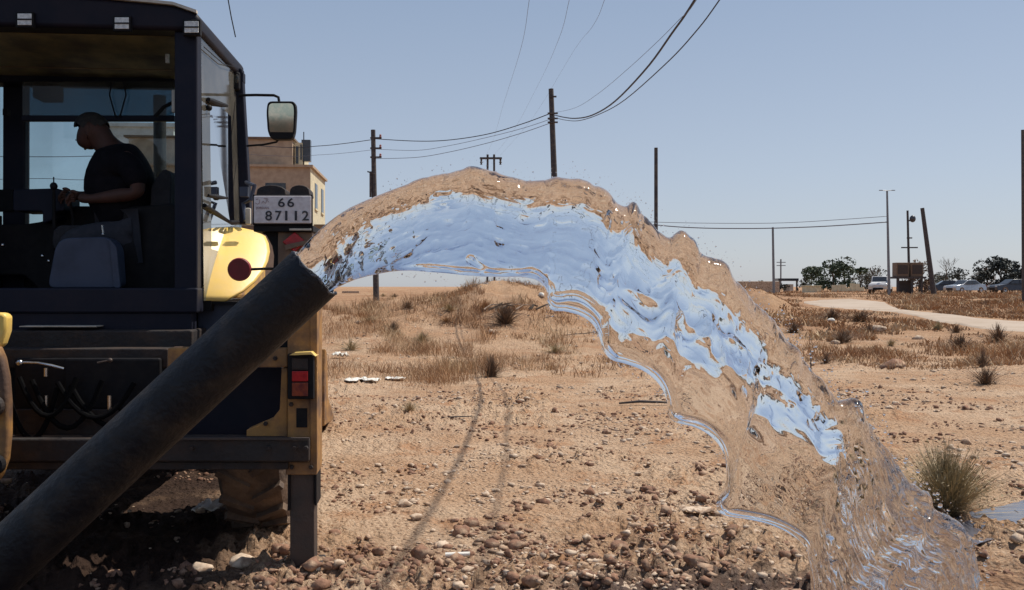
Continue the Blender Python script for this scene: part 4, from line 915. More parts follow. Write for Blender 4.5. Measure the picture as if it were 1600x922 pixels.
    for s in (-1, 1):
        b = MB(); b.ball(H(.012, s*.088, -.01), (.014, .009, .026), 10, 8); b.build('ear', 'skin', root, smooth='all')
        b = MB(); b.ball(H(-.083, s*.032, .012), .011, 8, 6); b.build('eye', 'plate', root, smooth='all')
        b = MB(); b.box(H(-.092, s*.032, .034), (.006, .03, .006), R_); b.build('eyebrow', 'hair', root, bevel=.002)
    b = MB(); b.box(H(-.084, 0, -.052), (.012, .042, .008), R_); b.build('mouth', 'redmat', root, bevel=.003)
driver()
# ------------------------------------------------------------------ background
def house(name, label, x, y, rz, blocks, m_main):
    t = thing(name, label, 'building', (x, y, gh(x, y)), rz)
    for (nm, a, c, m) in blocks:
        q = MB(); q.mm(a, c); q.build(nm, m, t, bevel=.02)
    return t
# tan two-storey house behind the loader; sunlight on its right face is painted in cream
Dh = 45.0; xc_ = (485-800)/F*Dh
def hz_(py, D=Dh): return CAMZ-(py-448)/F*D
gz = gh(xc_, Dh+3)
hh = thing('stone_house', 'tan stone house with stepped upper storey behind the loader mirror', 'building', (xc_, Dh, gz-.2), math.radians(5))
z0 = 0; z1_ = hz_(262)-gz+.2; z2 = hz_(216)-gz+.2; sc_ = Dh/F
q = MB(); q.mm((-9, 0, z0), (0, 6, z1_)); wl = q.build('lower_storey', ['tan', 'cream'], hh)
q = MB(); q.mm((-9, .6, z1_), ((455-485)*sc_, 4.6, z2)); q.build('upper_storey', ['tan'], hh)
q = MB(); q.mm(((457-485)*sc_, .9, z1_), ((469-485)*sc_, 3.2, z2-.1)); q.build('stair_tower', 'cream', hh)  # lit side of the upper storey, put into the cream colour
q = MB(); q.mm((-9.2, -.15, z1_), (.15, 6.1, z1_+.12)); q.build('roof_slab', 'tan', hh); q = MB(); q.mm((-9.2, .45, z2), ((455-485)*sc_+.1, 4.7, z2+.1)); q.build('roof_slab', 'brownbox', hh)
q = MB(); q.mm(((459-485)*sc_, .86, z1_+.3), ((463-485)*sc_, .898, z2-.3)); q.build('window', 'win', hh)
q = MB(); q.mm(((466-485)*sc_, .86, z1_+.5), ((468.5-485)*sc_, .898, z2-.2)); q.build('window', 'win', hh)
for zz in (z1_-1.9, z1_-4.6):
    for yy in (1.6, 4.2):
        q = MB(); q.mm((.002, yy, zz), (.05, yy+.9, zz+1.3)); w_ = q.build('window', 'win', hh); q = MB(); q.mm((.003, yy-.1, zz-.1), (.09, yy+1.0, zz-.01)); q.build('window_sill', 'cream', w_)
q = MB(); q.mm((0, -.01, 0), (.02, 6.01, z1_-.01)); q.build('sunlit_side', 'cream', hh)  # paler slab carries the sunlight on this face
q = MB(); q.mm((.05, 1.0, hz_(346)-gz), (.6, 5.6, hz_(346)-gz+.12)); q.build('awning', 'brownbox', hh)
for x_ in (-2.2, -5.2):
    for zz in (z1_-2.0,):
        q = MB(); q.mm((x_, -.03, zz), (x_+1.0, -.002, zz+1.2)); w_ = q.build('window', 'win', hh); q = MB(); q.mm((x_-.1, -.1, zz-.12), (x_+1.1, -.0025, zz-.01)); q.build('window_sill', 'cream', w_)
q = MB(); q.mm((-9.1, -.06, z1_-3.1), (.02, -.0, z1_-2.95)); q.build('string_course', 'brownbox', hh)
q = MB(); q.tube([((470-485)*sc_, 1.2, z1_), ((470-485)*sc_, 1.2, z2+.5)], .03, 6); q.box(((468-485)*sc_+.2, 1.2, z1_+1.0), (.45, .4, 1.1)); q.build('water_tank', 'cardk', hh)
# white house seen through the windscreen
Dw = 62; xw_ = (272-800)/F*Dw; g2 = gh(xw_, Dw)
hw = thing('white_house', 'white rendered house seen through the cab behind the driver', 'building', (xw_, Dw, g2-.2), math.radians(4))
q = MB(); q.mm((-5.2, 0, 0), (0, 7, (448-196)/F*Dw+1.5-g2)); q.build('wall', 'white', hw)
q = MB(); q.mm((-5.35, -.15, (448-196)/F*Dw+1.5-g2), (.15, 7.1, (448-190)/F*Dw+1.5-g2)); q.build('roof_slab', 'white', hw)
for zz in (2.2, 5.2, 8.2):
    for x_ in (-4.4, -2.9, -1.3):
        q = MB(); q.mm((x_, -.03, zz), (x_+.7, -.002, zz+1.3)); w_ = q.build('window', 'win', hw); q = MB(); q.mm((x_-.08, -.1, zz-.12), (x_+.78, -.0025, zz-.01)); q.build('window_sill', 'white', w_)
# low pale slab wall beside the loader, far off
p0 = G(548, 458); q = MB(); q.box((0, 0, .12), (2.0, .25, .24)); o = q.build('garden_wall', 'stone', bevel=.02); o.location = p0; tag(o, 'low pale wall far behind the pipe mouth', 'wall')

# poles
def pole(name, label, px_t, py_t, px_b, D, r0_, r1_, m='wood', group=None, extra=None, cat='pole', rz=0):
    top = W(px_t, py_t, D); bx = W(px_b[0], px_b[1], D); d = (top-bx); k = (gh(bx.x, D)-.1-bx.z)/d.z; base = bx + d*k
    t = thing(name, label, cat, base, 0, group); q = MB(); P_ = [Vector((0, 0, 0)).lerp(top-base, i/6) for i in range(7)]
    q.tube(P_, [r0_+(r1_-r0_)*i/6 for i in range(7)], 10); q.build('shaft', m, t, smooth=True)
    return t, top, base
mp = lambda D: D/F
def insulator(t, p, n=1):
    q = MB(); q.lathe([(0, 0), (.05, 0), (.06, .03), (.035, .06), (.055, .09), (.03, .13), (0, .14)], p, 'Z', 10); q.build('insulator', 'redmat', t)
tA, topA, bA = pole('utility_pole', 'dark utility pole with bracket arms above the left end of the water', 583, 203, (587, 420), 40, .14, .10)
for i, y in enumerate((216, 232, 246)):
    q = MB(); p_ = W(583.5, y, 40)-bA; q.box(p_+Vector((.12, -.06, 0)), (.5, .07, .07)); q.build('bracket', 'wood', tA); insulator(tA, p_+Vector((.32, -.06, .03)))
q = MB(); q.tube([W(579, 268, 39.9)-bA, W(579, 308, 39.9)-bA], .05, 8); q.tube([W(574, 268, 39.9)-bA, W(586, 272, 39.9)-bA], .03, 6); q.build('conduit', 'wood', tA)
tB, topB, bB = pole('utility_pole', 'tall dark utility pole rising above the crest of the water', 861, 139, (866, 276), 30, .13, .085)
for i, y in enumerate((152, 178, 186, 192)):
    q = MB(); p_ = W(862.5, y, 30)-bB; q.box(p_+Vector((.02, -.1, 0)), (.34 if y > 160 else .25, .05, .05)); q.build('bracket', 'wood', tB)
tC, topC, bC = pole('post', 'plain dark post without wires right of the tall utility pole', 1025, 231, (1025, 348), 24, .055, .05)
tD, topD, bD = pole('utility_pole', 'thin grey pole carrying a wire above the brown mound', 1207.5, 355, (1209, 450), 85, .13, .10, 'galv')
tE, topE, bE = pole('street_light', 'very tall thin lamp mast with small double arms', 1386, 298, (1389, 445), 80, .13, .08, 'galv', cat='street light')
for s in (-1, 1):
    q = MB(); p_ = topE-bE; q.tube([p_, p_+Vector((s*.45, 0, .04))], .03, 6); ar = q.build('arm', 'galv', tE); q = MB(); q.box(p_+Vector((s*.55, 0, .03)), (.3, .12, .06)); q.build('lamp_head', 'galv', ar)
tF, topF, bF = pole('utility_pole', 'dark utility pole with crossarms rising above the transformer platform', 1418, 329, (1421, 450), 88, .13, .10)
for y, w_ in ((387, 1.6), (372, .5), (345, .35)):
    q = MB(); p_ = W(1420, y, 88)-bF; q.box(p_+Vector((0, -.15, 0)), (w_, .12, .12)); q.build('crossarm', 'wood', tF)
q = MB(); p_ = W(1426, 342, 88)-bF; q.tube([p_-Vector((.5, 0, .2)), p_], .04, 6); q.ball(p_, (.3, .25, .35)); q.build('lamp_head', 'cardk', tF)
tG, topG, bG = pole('utility_pole', 'thick bare pole leaning left beside the leafless tree', 1441, 325, (1457, 445), 82, .24, .17)
tH, topH, bH = pole('utility_pole', 'dark pole cut by the right edge of the photo', 1598, 203, (1600, 470), 60, .13, .10)
# H-frame pylon behind the crest of the water
pH = W(767, 300, 75); gH = gh(pH.x, 75); tI = thing('power_pylon', 'twin-legged crossarm pylon poking up behind the crest of the water', 'pylon', (pH.x, 75, gH))
zt_ = W(767, 248, 75).z-gH
for s in (-1, 1):
    q = MB(); q.tube([(s*.3, 0, -.2), (s*.27, 0, zt_+.35)], .09, 8); q.build('shaft', 'wood', tI)
    q = MB(); q.lathe([(0, -.5), (.1, -.5), (.06, -.4), (.12, -.3), (.06, -.2), (.1, -.1), (.03, 0)], (s*.8, 0, zt_), 'Z', 8); q.build('insulator', 'wood', tI)
q = MB(); q.box((0, -.12, zt_+.02), (1.85, .14, .16)); q.build('crossarm', 'wood', tI)
# small far crossarm pole
pJ = W(1220, 430, 150); gJ = gh(pJ.x, 150); tJ = thing('utility_pole', 'faint distant pole with two short crossarms beside the shelter', 'pole', (pJ.x, 150, gJ))
q = MB(); q.tube([(0, 0, -.2), (0, 0, W(1220, 405, 150).z-gJ)], .12, 6); q.build('shaft', 'galv', tJ)
for y in (410, 415):
    q = MB(); q.box((0, -.15, W(1220, y, 150).z-gJ), (1.5, .12, .12)); q.build('crossarm', 'galv', tJ)

# cables
def wire(pts3, r, label, m='wire', name='overhead_cable'):
    P_ = crom([tuple(p_) for p_ in pts3], np.linspace(0, 1, 48)); q = MB(); q.tube([Vector(p_) for p_ in P_], r, 5); o = q.build(name, m, smooth='all'); return tag(o, label, 'cable')
def near_wire(pxs, xs, D0, r, label, m='wire', X0=None, X1=4.0, D1=-8.0):
    """points on a straight line in plan from (X0, D0) to (X1, D1); height from the picture"""
    X0 = topB.x if X0 is None else X0; k = (X1-X0)/(D0-D1); out = []
    for px, py in pxs:
        a = (px-800)/F; D = (X0+k*D0)/(a+k); out.append(W(px, py, D))
    a, c = out[-2], out[-1]
    for j in range(1, 4):
        e = c+(c-a).normalized()*(3.0*j); e.z = c.z+(c.z-a.z)/(c-a).length*3*j + .0; out.append(Vector((X0+k*(D0-e.y), e.y, c.z+.35*j+.12*j*j)))
    return wire(out, r, label, m)
near_wire([(867, 180), (882, 183.5), (900, 185), (925, 180), (960, 159), (1010, 107), (1050, 52), (1088, -4)], None, 30, .017, 'thickest black cable sweeping up right from the tall utility pole')
near_wire([(867, 184), (885, 188), (905, 188.5), (935, 179), (975, 157), (1040, 100), (1085, 52), (1127, -4)], None, 30, .010, 'lowest thin black cable sweeping up right from the tall utility pole', X1=4.6)
near_wire([(867, 176), (900, 168), (935, 146), (975, 113), (1020, 72), (1060, 32), (1092, -6)], None, 30, .004, 'faint uppermost cable sweeping up right from the tall utility pole', 'wire2', X1=3.6)
def span(pts_, D0, D1, r, label, m='wire'):
    n = len(pts_); wire([W(x, y, D0+(D1-D0)*(x-pts_[0][0])/(pts_[-1][0]-pts_[0][0])) for x, y in pts_], r, label, m)
span([(861, 177), (815, 194), (760, 210), (700, 219), (650, 220.5), (586, 217)], 30, 40, .017, 'dark top cable between the two utility poles')
span([(861, 186), (815, 201), (760, 215), (700, 228), (650, 235), (586, 233)], 30, 40, .009, 'thin middle cable between the two utility poles', 'wire2')
span([(861, 192), (815, 208), (760, 224), (700, 238), (650, 246), (586, 248)], 30, 40, .011, 'lower cable between the two utility poles', 'wire2')
span([(583, 218), (540, 224), (500, 228), (440, 230), (300, 220)], 40, 46, .016, 'dark cable running left from the bracket pole past the house')
span([(583, 234), (540, 239), (500, 242), (440, 244), (300, 236)], 40, 46, .008, 'faint cable running left from the bracket pole', 'wire2')
for i, (a, c, l) in enumerate((((828, -6), (786, 165), 'left faint cable rising steeply in the upper sky'), ((891, -6), (842, 130), 'middle faint cable rising steeply in the upper sky'), ((947, -6), (893, 85), 'right faint cable rising steeply in the upper sky'))):
    A_, C_ = W(*a, 11), W(*c, 34); mdl = W((a[0]+c[0])/2+5, (a[1]+c[1])/2+3, 18)
    wire([A_+(A_-mdl)*.6, A_, mdl, C_, W(c[0]*.45+(757+10*i)*.55, c[1]*.4+247*.6+6, 52), W(757+10*i, 248, 75)], .0030, l, 'wire2')
span([(900, 338), (1030, 352), (1090, 356), (1150, 357), (1208, 356.5), (1290, 353.5), (1386, 347)], 85, 80, .05, 'long thin cable across the sky to the tall lamp mast', 'wire2')
span([(930, 344), (1060, 348), (1160, 349), (1230, 348), (1300, 344), (1386, 338)], 87, 81, .025, 'faint upper cable reaching the tall lamp mast', 'wire2')
span([(-60, 244), (60, 245), (140, 244), (300, 238)], 46, 46, .02, 'cable seen through the cab left of the driver', 'wire2')
span([(-60, 282), (60, 279), (140, 281), (300, 276)], 46, 46, .016, 'lower cable seen through the cab left of the driver', 'wire2')

# trees
def crown(parent, c, rad, n, leaf, m, nb=26, name='crown'):
    c = np.array(c); rad = np.array(rad); bl = rng.normal(0, 1, (nb, 3)); bl /= np.linalg.norm(bl, axis=1)[:, None]; bl = bl*rng.uniform(.35, 1, (nb, 1))**.6; bl[:, 2] = np.where(bl[:, 2] < -.75, -bl[:, 2], bl[:, 2])
    br = rng.uniform(.18, .42, nb); w_ = rng.integers(0, nb, n); d = rng.normal(0, 1, (n, 3)); d /= np.linalg.norm(d, axis=1)[:, None]
    p_ = (bl[w_] + d*(br[w_]*rng.uniform(.5, 1, n)**.5)[:, None])*rad + c
    u = rng.normal(0, 1, (n, 3)); u /= np.linalg.norm(u, axis=1)[:, None]; v = np.cross(u, rng.normal(0, 1, (n, 3))); v /= np.linalg.norm(v, axis=1)[:, None]; s = leaf*rng.uniform(.5, 1.3, (n, 1))
    P_ = np.stack([p_-u*s, p_+v*s*.5, p_+u*s, p_-v*s*.5], 1).reshape(-1, 3); Fc = (np.arange(n)*4)[:, None]+np.arange(4)
    return npmesh(name, P_, Fc, m, parent)
def branchy(q, p_, d, ln_, r, depth, rnd_):
    e = p_+d*ln_; q.tube([p_, (p_+e)/2+Vector((rnd_.uniform(-1, 1), rnd_.uniform(-1, 1), 0))*ln_*.06, e], [r, r*.8, r*.6], 5)
    if depth == 0: return
    for _ in range(3 if depth > 1 else 4):
        nd = (d+Vector((rnd_.uniform(-.75, .75), rnd_.uniform(-.75, .75), rnd_.uniform(-.1, .5)))).normalized(); branchy(q, e, nd, ln_*rnd_.uniform(.55, .8), r*.55, depth-1, rnd_)
def tree(label, px, D, w_, h, m, n=1500, leaf=.14, cat='tree', name='tree', bottom=-.05):
    x = (px-800)/F*D; t = thing(name, label, cat, (x, D, gh(x, D)-.05)); rn = random.Random(px); q = MB()
    branchy(q, Vector((0, 0, 0)), Vector((rn.uniform(-.1, .1), 0, 1)).normalized(), h*.35, .04*h, 2, rn); q.build('trunk', 'bark', t, smooth='all')
    crown(t, (0, 0, h*(.5+bottom/2)), (w_/2*1.0, w_/2*.8, h*(.5-bottom/2)*.85), n, leaf, m); return t
def zpx(px_h, D): return px_h*D/F
tree('largest dark green tree, left of the parked pickup', 1302, 112, zpx(92, 112), zpx(56, 112), 'leaf', 3200, .20)
tree('smaller dark green tree at the left end of the tree row', 1268, 116, zpx(40, 116), zpx(38, 116), 'leaf2', 900, .16)
tree('low grey green tree between the big tree and the pickup', 1345, 120, zpx(56, 120), zpx(42, 120), 'leaf2', 1000, .16)
tree('rounded olive tree right behind the pickup', 1368, 128, zpx(46, 128), zpx(42, 128), 'leaf2', 700, .16)
tree('reddish brown tree grown against the transformer platform', 1436, 86, zpx(40, 86), zpx(52, 86), 'twig', 1300, .12)
tree('blackish bushy tree at the right edge of the field', 1566, 104, zpx(84, 104), zpx(60, 104), 'leaf3', 4000, .18)
tree('dense dark tree filling the right edge behind the cars', 1612, 100, zpx(70, 100), zpx(52, 100), 'leaf3', 2600, .18)
tree('low dark shrubby tree right behind the silver car', 1500, 122, zpx(76, 122), zpx(44, 122), 'leaf3', 1500, .17)
tree('wispy brown tree right of the silver car', 1540, 126, zpx(40, 126), zpx(40, 126), 'twig', 700, .15)
tree('low grey scrub tree behind the brown mound', 1205, 120, zpx(50, 120), zpx(22, 120), 'leaf2', 700, .15)
tree('small dark tree behind the leaning pole', 1462, 118, zpx(34, 118), zpx(30, 118), 'leaf2', 800, .15)
def bare(label, px, D, h, seed):
    x = (px-800)/F*D; t = thing('bare_tree', label, 'tree', (x, D, gh(x, D)-.05)); rn = random.Random(seed); q = MB(); branchy(q, Vector((0, 0, 0)), Vector((.05, 0, 1)).normalized(), h*.34, .10, 4, rn); q.build('trunk', 'bark', t, smooth='all')
bare('leafless tree between the leaning pole and the silver car', 1476, 105, zpx(66, 105), 4)
bare('leafless thin tree behind the white pickup', 1366, 118, zpx(48, 118), 9)
# shelter, platform, walls
x = (1229-800)/F*120; t = thing('shelter', 'small dark flat-roofed shelter on two posts beyond the brown mound', 'shelter', (x, 120, gh(x, 120)))
q = MB(); q.mm((-1.4, -1, zpx(19, 120)), (1.3, 1, zpx(23, 120))); q.build('roof', 'cardk', t)
for s in (-1.2, 1.1):
    q = MB(); q.mm((s-.08, -.9, 0), (s+.08, -.7, zpx(19, 120))); q.build('post', 'cardk', t)
q = MB(); q.mm((-.2, .6, 0), (1.1, .8, zpx(14, 120))); q.build('wall', 'white', t)
x = (1419-800)/F*84; g_ = gh(x, 84); t = thing('transformer_platform', 'brown raised transformer cabinets on posts below the crossarm pole', 'transformer', (x, 84, g_))
for s, nm in ((-.72, 'cabinet'), (.62, 'cabinet')):
    q = MB(); q.mm((s-.58, -.5, zpx(28, 84)), (s+.56, .5, zpx(50, 84))); cb = q.build(nm, 'brownbox', t, bevel=.03); q = MB(); q.mm((s-.48, -.52, zpx(32, 84)), (s+.46, -.502, zpx(46, 84))); q.build('door', 'legm', cb)
q = MB(); q.mm((-1.5, -.6, zpx(25, 84)), (1.4, .6, zpx(28, 84))); q.build('platform', 'wood', t)
for s in (-1.1, .2, 1.1):
    q = MB(); q.mm((s-.1, -.4, -.1), (s+.1, -.2, zpx(25, 84))); q.build('post', 'wood', t)
q = MB(); q.mm((-.9, .2, -.1), (.3, .5, zpx(22, 84))); q.build('back_panel', 'legm', t)
x = (1325-800)/F*98; g_ = gh(x, 98); t = thing('low_wall', 'low broken cream block wall in front of the big green tree', 'wall', (x, 98, g_))
for i in range(7):
    hgt = [.75, .8, .8, .45, .95, .9, .5][i]; q = MB(); q.mm((-1.75+i*.5, -.15, 0), (-1.75+i*.5+.485, .15, hgt)); q.build('block', 'cream', t, bevel=.02)
x = (1268-800)/F*100; q = MB(); q.box((0, 0, .35), (1.7, 1.4, .7)); q.box((0, 0, .75), (1.9, 1.6, .1)); o = q.build('concrete_tank', 'cream', bevel=.03); o.location = (x, 100, gh(x, 100)); tag(o, 'small cream block at the left end of the tree row', 'tank')
x = (1182-800)/F*95; q = MB(); q.box((0, 0, .6), (4.6, 1, 1.2)); o = q.build('far_wall', 'stone', bevel=.05); o.location = (x, 95, gh(x, 95)+.1); tag(o, 'pale wall showing over the brown mound right of the water', 'wall')

# cars
def car(name, label, px, D, rz, ln_, w_, prof, glasspts, paint, cat='car', sc=1.0):
    x = (px-800)/F*D; t = thing(name, label, cat, (x, D, gh(x, D)), rz)
    q = MB(); hw = w_/2
    n = len(prof); vs = []
    for s in (-1, 1):
        for (a, z) in prof: vs.append((a, s*hw*(1 if z < .95 else .80), z))
    fs = [tuple(range(n)), tuple(range(2*n-1, n-1, -1))]+[(i, (i+1) % n, (i+1) % n+n, i+n) for i in range(n)]
    q.add(vs, fs); q.build('body', paint, t, bevel=.04, smooth=True)
    for s in (-1, 1):
        for gp in glasspts['side']:
            q = MB(); q.add([(a, s*(hw*(1-(z-.9)*.38)+.012), z) for a, z in gp], [tuple(range(len(gp)))]); q.build('side_window', 'win', t)
    for (a0, z0_, a1, z1__) in glasspts['ends']:
        dd_ = Vector((a1-a0, 0, z1__-z0_)).normalized(); nn = Vector((dd_.z, 0, -dd_.x)); nn = nn if nn.x*(a0) > 0 else -nn; nn *= .015
        q = MB(); q.add([Vector((a0, -hw*.74, z0_))+nn, Vector((a0, hw*.74, z0_))+nn, Vector((a1, hw*.70, z1__))+nn, Vector((a1, -hw*.70, z1__))+nn], [(0, 1, 2, 3)]); q.build('windscreen', 'win', t)
    for a in (-ln_*.31, ln_*.31):
        for s in (-1, 1):
            e = bpy.data.objects.new('wheel', None); COL.objects.link(e); e.parent = t; e.location = (a, s*(hw-.08), .33)
            q = MB(); q.lathe([(.19, -.1), (.30, -.11), (.33, -.06), (.33, .06), (.30, .11), (.19, .1)], (0, 0, 0), 'Y', 20, closed=True); q.build('tyre', 'rubber', e, smooth=True)
            q = MB(); q.lathe([(0, -.05), (.18, -.09), (.195, -.09), (.195, .09), (.18, .09), (0, .05)], (0, 0, 0), 'Y', 16); q.build('rim', 'cars', e, smooth=True)
    for s in (-1, 1):
        q = MB(); q.box((-ln_/2+.02, s*hw*.72, .68), (.08, .34, .16)); q.build('headlight', 'lens', t, bevel=.03)
        q = MB(); q.box((ln_/2-.02, s*hw*.76, .75), (.08, .26, .18)); q.build('tail_light', 'redl', t, bevel=.03)
    q = MB(); q.box((-ln_/2-.01, 0, .45), (.06, w_*.5, .2)); q.build('grille', 'black', t)
    return t
sedan = [(-2.2, .28), (-2.25, .62), (-2.1, .80), (-1.0, .95), (-.35, 1.42), (.75, 1.44), (1.5, 1.02), (2.15, .96), (2.2, .6), (2.15, .28)]
sg_ = dict(side=[[(-.85, .97), (-.3, 1.36), (.2, 1.38), (.2, .97)], [(.26, .97), (.26, 1.38), (.7, 1.38), (1.25, 1.02)]], ends=[(-.98, .97, -.38, 1.39), (1.46, 1.05, .80, 1.41)])
car('parked_car', 'silver car parked beyond the brown grass below the leafless tree', 1508, 98, math.radians(20), 4.4, 1.75, sedan, sg_, 'cars', 'car')
car('parked_car', 'dark car parked left of the silver car', 1478, 103, math.radians(-14), 4.4, 1.75, sedan, sg_, 'cardk', 'car')
car('parked_car', 'dark green car half hidden at the right edge of the field', 1582, 92, math.radians(5), 4.4, 1.75, sedan, sg_, 'cardk', 'car')
pick = [(-2.3, .4), (-2.35, .85), (-2.2, 1.02), (-1.25, 1.10), (-.8, 1.66), (.55, 1.68), (.7, 1.08), (2.35, 1.05), (2.4, .5), (2.35, .4)]
pg = dict(side=[[(-1.1, 1.12), (-.72, 1.60), (-.2, 1.62), (-.2, 1.12)], [(-.12, 1.12), (-.12, 1.62), (.42, 1.62), (.5, 1.12)]], ends=[(-1.2, 1.14, -.84, 1.62)])
car('pickup_truck', 'white pickup truck facing the camera on the dirt road', 1376, 88, math.radians(62), 4.8, 1.8, pick, pg, 'carw', 'pickup')

# shrubs near and mid distance
def shrub(label, px, py, h, w_, m, n, name='bush', leafm=None, leafn=0):
    g = G(px, py); t = thing(name, label, 'bush', g); a = rng.uniform(0, 2*np.pi, n); r = np.abs(rng.normal(0, .33, n)); hh_ = h*rng.uniform(.55, 1.05, n)
    bx = np.stack([np.cos(a), np.sin(a)], -1)*(r*w_*.16)[:, None]; lob = (1+.35*np.sin(2*a+px)+.25*np.sin(3*a+px*2)); hh_ = hh_*np.clip(1+.25*np.sin(a*2+px*3), .5, 1.3); tip = np.stack([np.cos(a), np.sin(a)], -1)*(r*lob*w_*1.25)[:, None]+rng.normal(0, .02, (n, 2)); zz = hh_*np.clip(1-(r*1.1)**2, .25, 1)
    k = 5; P_ = []; wv = .0028*(h/.4)**.5*max(1, g.y/9)
    d = np.stack([-np.sin(a+rng.normal(0, 1, n)), np.cos(a+rng.normal(0, 1, n))], -1)*wv
    for i in range(k):
        u = i/(k-1); c = bx*(1-u)+tip*u**1.3+rng.normal(0, .012*w_, (n, 2))*(u > 0); z = zz*(u**.8); ww = d*(1-u*.75)
        P_ += [np.concatenate([c-ww, z[:, None]-.02], 1), np.concatenate([c+ww, z[:, None]-.02], 1)]
    V = np.stack(P_, 1).reshape(-1, 3); o = (np.arange(n)*2*k)[:, None]; Fc = np.concatenate([o+[2*i, 2*i+1, 2*i+3, 2*i+2] for i in range(k-1)], 0)
    npmesh('stems', V, Fc, m, t, kind='stuff')
    if leafm: 
        ti = rng.integers(0, n, leafn); u = rng.uniform(.35, 1, leafn); c = bx[ti]*(1-u)[:, None]+tip[ti]*(u**1.3)[:, None]+rng.normal(0, .02, (leafn, 2)); z = zz[ti]*u**.8
        p_ = np.concatenate([c, z[:, None]], 1); s = .007; uu = rng.normal(0, 1, (leafn, 3))*s; vv = rng.normal(0, 1, (leafn, 3))*s*.5
        npmesh('leaves', np.stack([p_-uu, p_+vv, p_+uu, p_-vv], 1).reshape(-1, 3), (np.arange(leafn)*4)[:, None]+np.arange(4), leafm, t, kind='stuff')
    return t
shrub('yellow green wiry bush right of the falling water', 1482, 800, .40, .74, 'bush', 1900, leafm='bush', leafn=900)
shrub('brown wiry tumbleweed right of the thick dry grass patch', 768, 588, .32, .50, 'twig', 700, 'dead_bush')
shrub('small grey green tuft at the left end of the gravel', 640, 640, .12, .35, 'bush', 260, 'bush')
shrub('low olive shrub on top of the earth mound', 790, 505, .5, 1.4, 'twig', 500, 'dead_bush')
for (x, y, h, w_, l) in ((1320, 535, .35, .9, 'brown dead bush left of the pale rubble lumps'), (1540, 600, .30, .8, 'faint brown bush near the right edge of the field'), (1500, 548, .4, 1.2, 'wide brown dead bush below the dirt road'), (1240, 520, .3, .8, 'small dead bush touching the right rim of the water arc'), (1300, 500, .4, 1.4, 'dark dead bush at the near edge of the dirt road'), (1345, 503, .4, 1.3, 'low dark bush below the pickup'), (1560, 535, .45, 1.3, 'grey brown bush beside the track at the right edge')):
    shrub(l, x, y, h, w_, 'twig', 420, 'dead_bush')
tw = G(1268, 600); q = MB(); q.tube([(0, 0, -.02), (-.01, 0, .25), (-.015, 0, .5)], [.012, .010, .006], 6); o = q.build('stake', 'wood', smooth='all'); o.location = tw; tag(o, 'short dark stake standing in the field behind the water', 'stake')

# larger stones that can be told apart
def stone(px, py, size, label, m='stone', group=None, flat=.6, name='stone'):
    g = G(px, py); V, Fc = ico(2); s = random.randint(0, 999); d = 1+.42*noise(V[:, 0]*1.6+s, V[:, 1]*1.6, V[:, 2]*1.6, s)+.26*noise(V[:, 0]*4+s, V[:, 1]*4, V[:, 2]*4, s)
    V = V*d[:, None]*np.array([size*random.uniform(.8, 1.25), size*random.uniform(.7, 1.1), size*flat]); a = random.uniform(0, 6.28); c, s_ = math.cos(a), math.sin(a)
    V = np.stack([V[:, 0]*c-V[:, 1]*s_, V[:, 0]*s_+V[:, 1]*c, V[:, 2]], -1); o = npmesh(name, V, Fc, m); o.location = g+Vector((0, 0, size*flat*.3)); tag(o, label, 'stone', group); return o
for (x, y, s, l, m) in ((632, 790, .055, 'largest pale stone on the gravel right of the stabiliser leg', 'stone'), (650, 812, .045, 'pale stone just below the largest one', 'stone'), (758, 775, .035, 'small pale stone in the middle of the gravel', 'stone'), (775, 768, .028, 'twin of the small pale stone in the middle of the gravel', 'stone'), (940, 520, .14, 'pale rock at the foot of the scalloped water edge', 'stone'),
                        (846, 462, .13, 'white rock on the dead branches of the mound', 'rubbish'), (1395, 575, .16, 'brown slab of rubble in the open field', 'clod'), (1372, 518, .25, 'pale angular rubble lump below the road', 'stone'), (1298, 502, .14, 'small white rubble lump left of the dirt road', 'rubbish'), (1305, 537, .12, 'yellowish stone near the brown bush', 'stone'), (1435, 530, .16, 'pale flat stone below the dirt road', 'stone'),
                        (948, 676, .05, 'reddish clod in the middle of the gravel', 'clod'), (320, 898-4, .05, 'pale stone on the shadow edge under the loader', 'stone'), (382, 880, .06, 'pale stone left of the stabiliser foot', 'stone'), (560, 505, .09, 'grey stone half hidden in the dry grass', 'stone'), (770, 520, .12, 'pale stone behind the tumbleweed', 'stone')):
    stone(x, y, s, l, m)
SG = 'dead scrub on the mound and in the field'
for i in range(22):
    if i < 12: x_, y_ = random.uniform(510, 880), random.uniform(462, 560)
    else: x_, y_ = random.uniform(1230, 1600), random.uniform(500, 590)
    t_ = shrub('small dead brown bush among the dry weeds', x_, y_, random.uniform(.16, .34), random.uniform(.4, 1.0), random.choice(('twig', 'drygrass', 'bush')), 240, 'dead_bush'); t_['group'] = SG
G_ST = 'loose pale stones on the gravel'
for i in range(26):
    px = random.uniform(510, 1080); py = random.uniform(600, 905); stone(px, py, random.uniform(.014, .034), 'small pale stone lying loose on the gravel between loader and water', 'stone', G_ST)
G_CL = 'brown clods in the foreground'
for i in range(26):
    px = random.uniform(400, 1250); py = random.uniform(820, 918); stone(px, py, random.uniform(.022, .055), 'brown clod of dug earth lying in the foreground', 'clod', G_CL, .7, 'clod')
for i in range(9):
    px = random.uniform(1180, 1590); py = random.uniform(560, 700); stone(px, py, random.uniform(.02, .06), 'loose stone on the bare field right of the water', 'stone', 'stones right of the water')
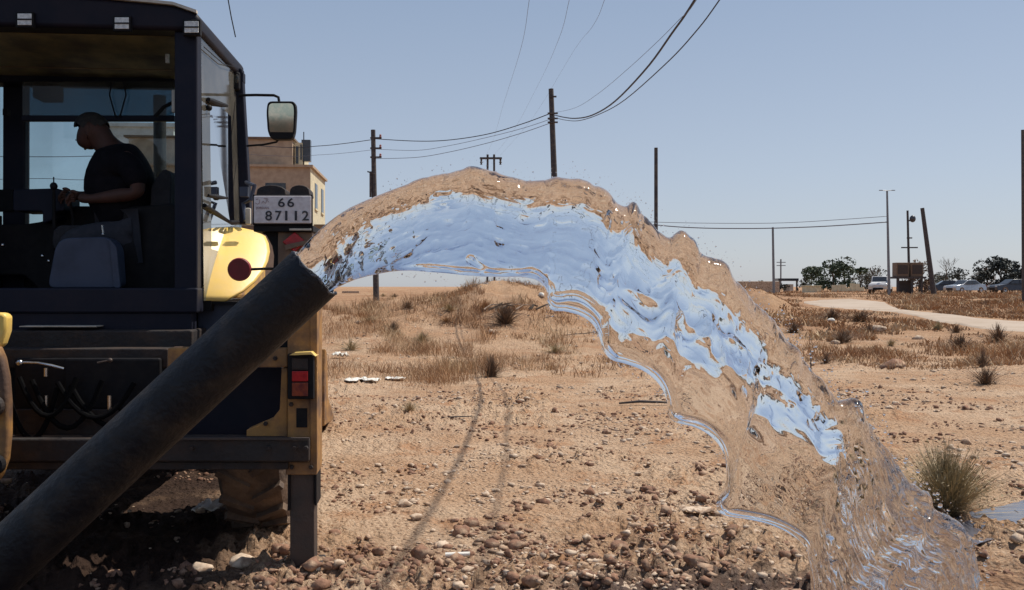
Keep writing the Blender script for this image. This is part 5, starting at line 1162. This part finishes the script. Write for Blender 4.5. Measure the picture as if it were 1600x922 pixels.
# rubbish and sticks
g = G(712, 875); q = MB(); q.tube([(-.055, 0, .014), (.075, .01, .016)], .013, 10); o = q.build('broken_tube', 'rubbish', smooth=True); o.location = g+Vector((0, 0, .012)); tag(o, 'short white broken tube lying on the brown clods', 'tube')
def crumple(px, py, w_, d_, h, label, m='rubbish'):
    g = G(px, py); n, k = 14, 8; V = []; Fc = []
    for i in range(n):
        for j in range(k): V.append(((i/(n-1)-.5)*w_, (j/(k-1)-.5)*d_, 0))
    V = np.array(V); V[:, 2] = h*(.5+.5*noise(V[:, 0]*9/w_, V[:, 1]*5/d_, 0, px)); V[:, 1] += .2*d_*noise(V[:, 0]*5/w_, V[:, 1], 0, px+1)
    Fc = np.array([(i*k+j, (i+1)*k+j, (i+1)*k+j+1, i*k+j+1) for i in range(n-1) for j in range(k-1)]); o = npmesh('plastic_sheet', V, Fc, m); o.location = g+Vector((0, 0, .02)); s = o.modifiers.new('solid', 'SOLIDIFY'); s.thickness = .008; tag(o, label, 'rubbish')
crumple(566, 598, .50, .35, .06, 'white crumpled sheet in front of the dry grass')
crumple(618, 594, .30, .2, .04, 'small torn white sheet beside the larger white sheet')
crumple(532, 560, .28, .2, .12, 'bluish white rag at the left end of the dry grass')
crumple(1088, 804, .20, .10, .03, 'pale scrap lying under the scalloped water edge', 'stone')
crumple(328, 800, .16, .2, .05, 'white scrap in the gap left of the rear tyre')
g = G(1012, 634); q = MB(); q.tube([(-.35, 0, .03), (-.1, .02, .05), (.15, 0, .045), (.32, .03, .03)], [.012, .018, .016, .008], 6); o = q.build('stick', 'wood', smooth='all'); o.location = g; tag(o, 'dark stick lying on the gravel left of the water sheet', 'stick')
g = G(715, 655); q = MB(); q.tube([(-.16, 0, .02), (.15, .02, .03)], [.008, .006], 6); o = q.build('stick', 'wood', smooth='all'); o.location = g; tag(o, 'short thin stick lying between loader and water', 'stick')
t = thing('dead_branches', 'tangle of pale dead branches on the earth mound', 'branches', G(800, 488)); rn = random.Random(5)
for i in range(14):
    q = MB(); a = rn.uniform(-1.3, 1.3); p_ = Vector((rn.uniform(-.9, 1.2), rn.uniform(-.2, .3), .08)); q.tube([p_, p_+Vector((.3*math.cos(a), .1, .12)), p_+Vector((.65*math.cos(a), .1, .05+.15*rn.random()))], [.03, .024, .012], 5); q.build('branch', 'stone' if i % 2 else 'bark', t)
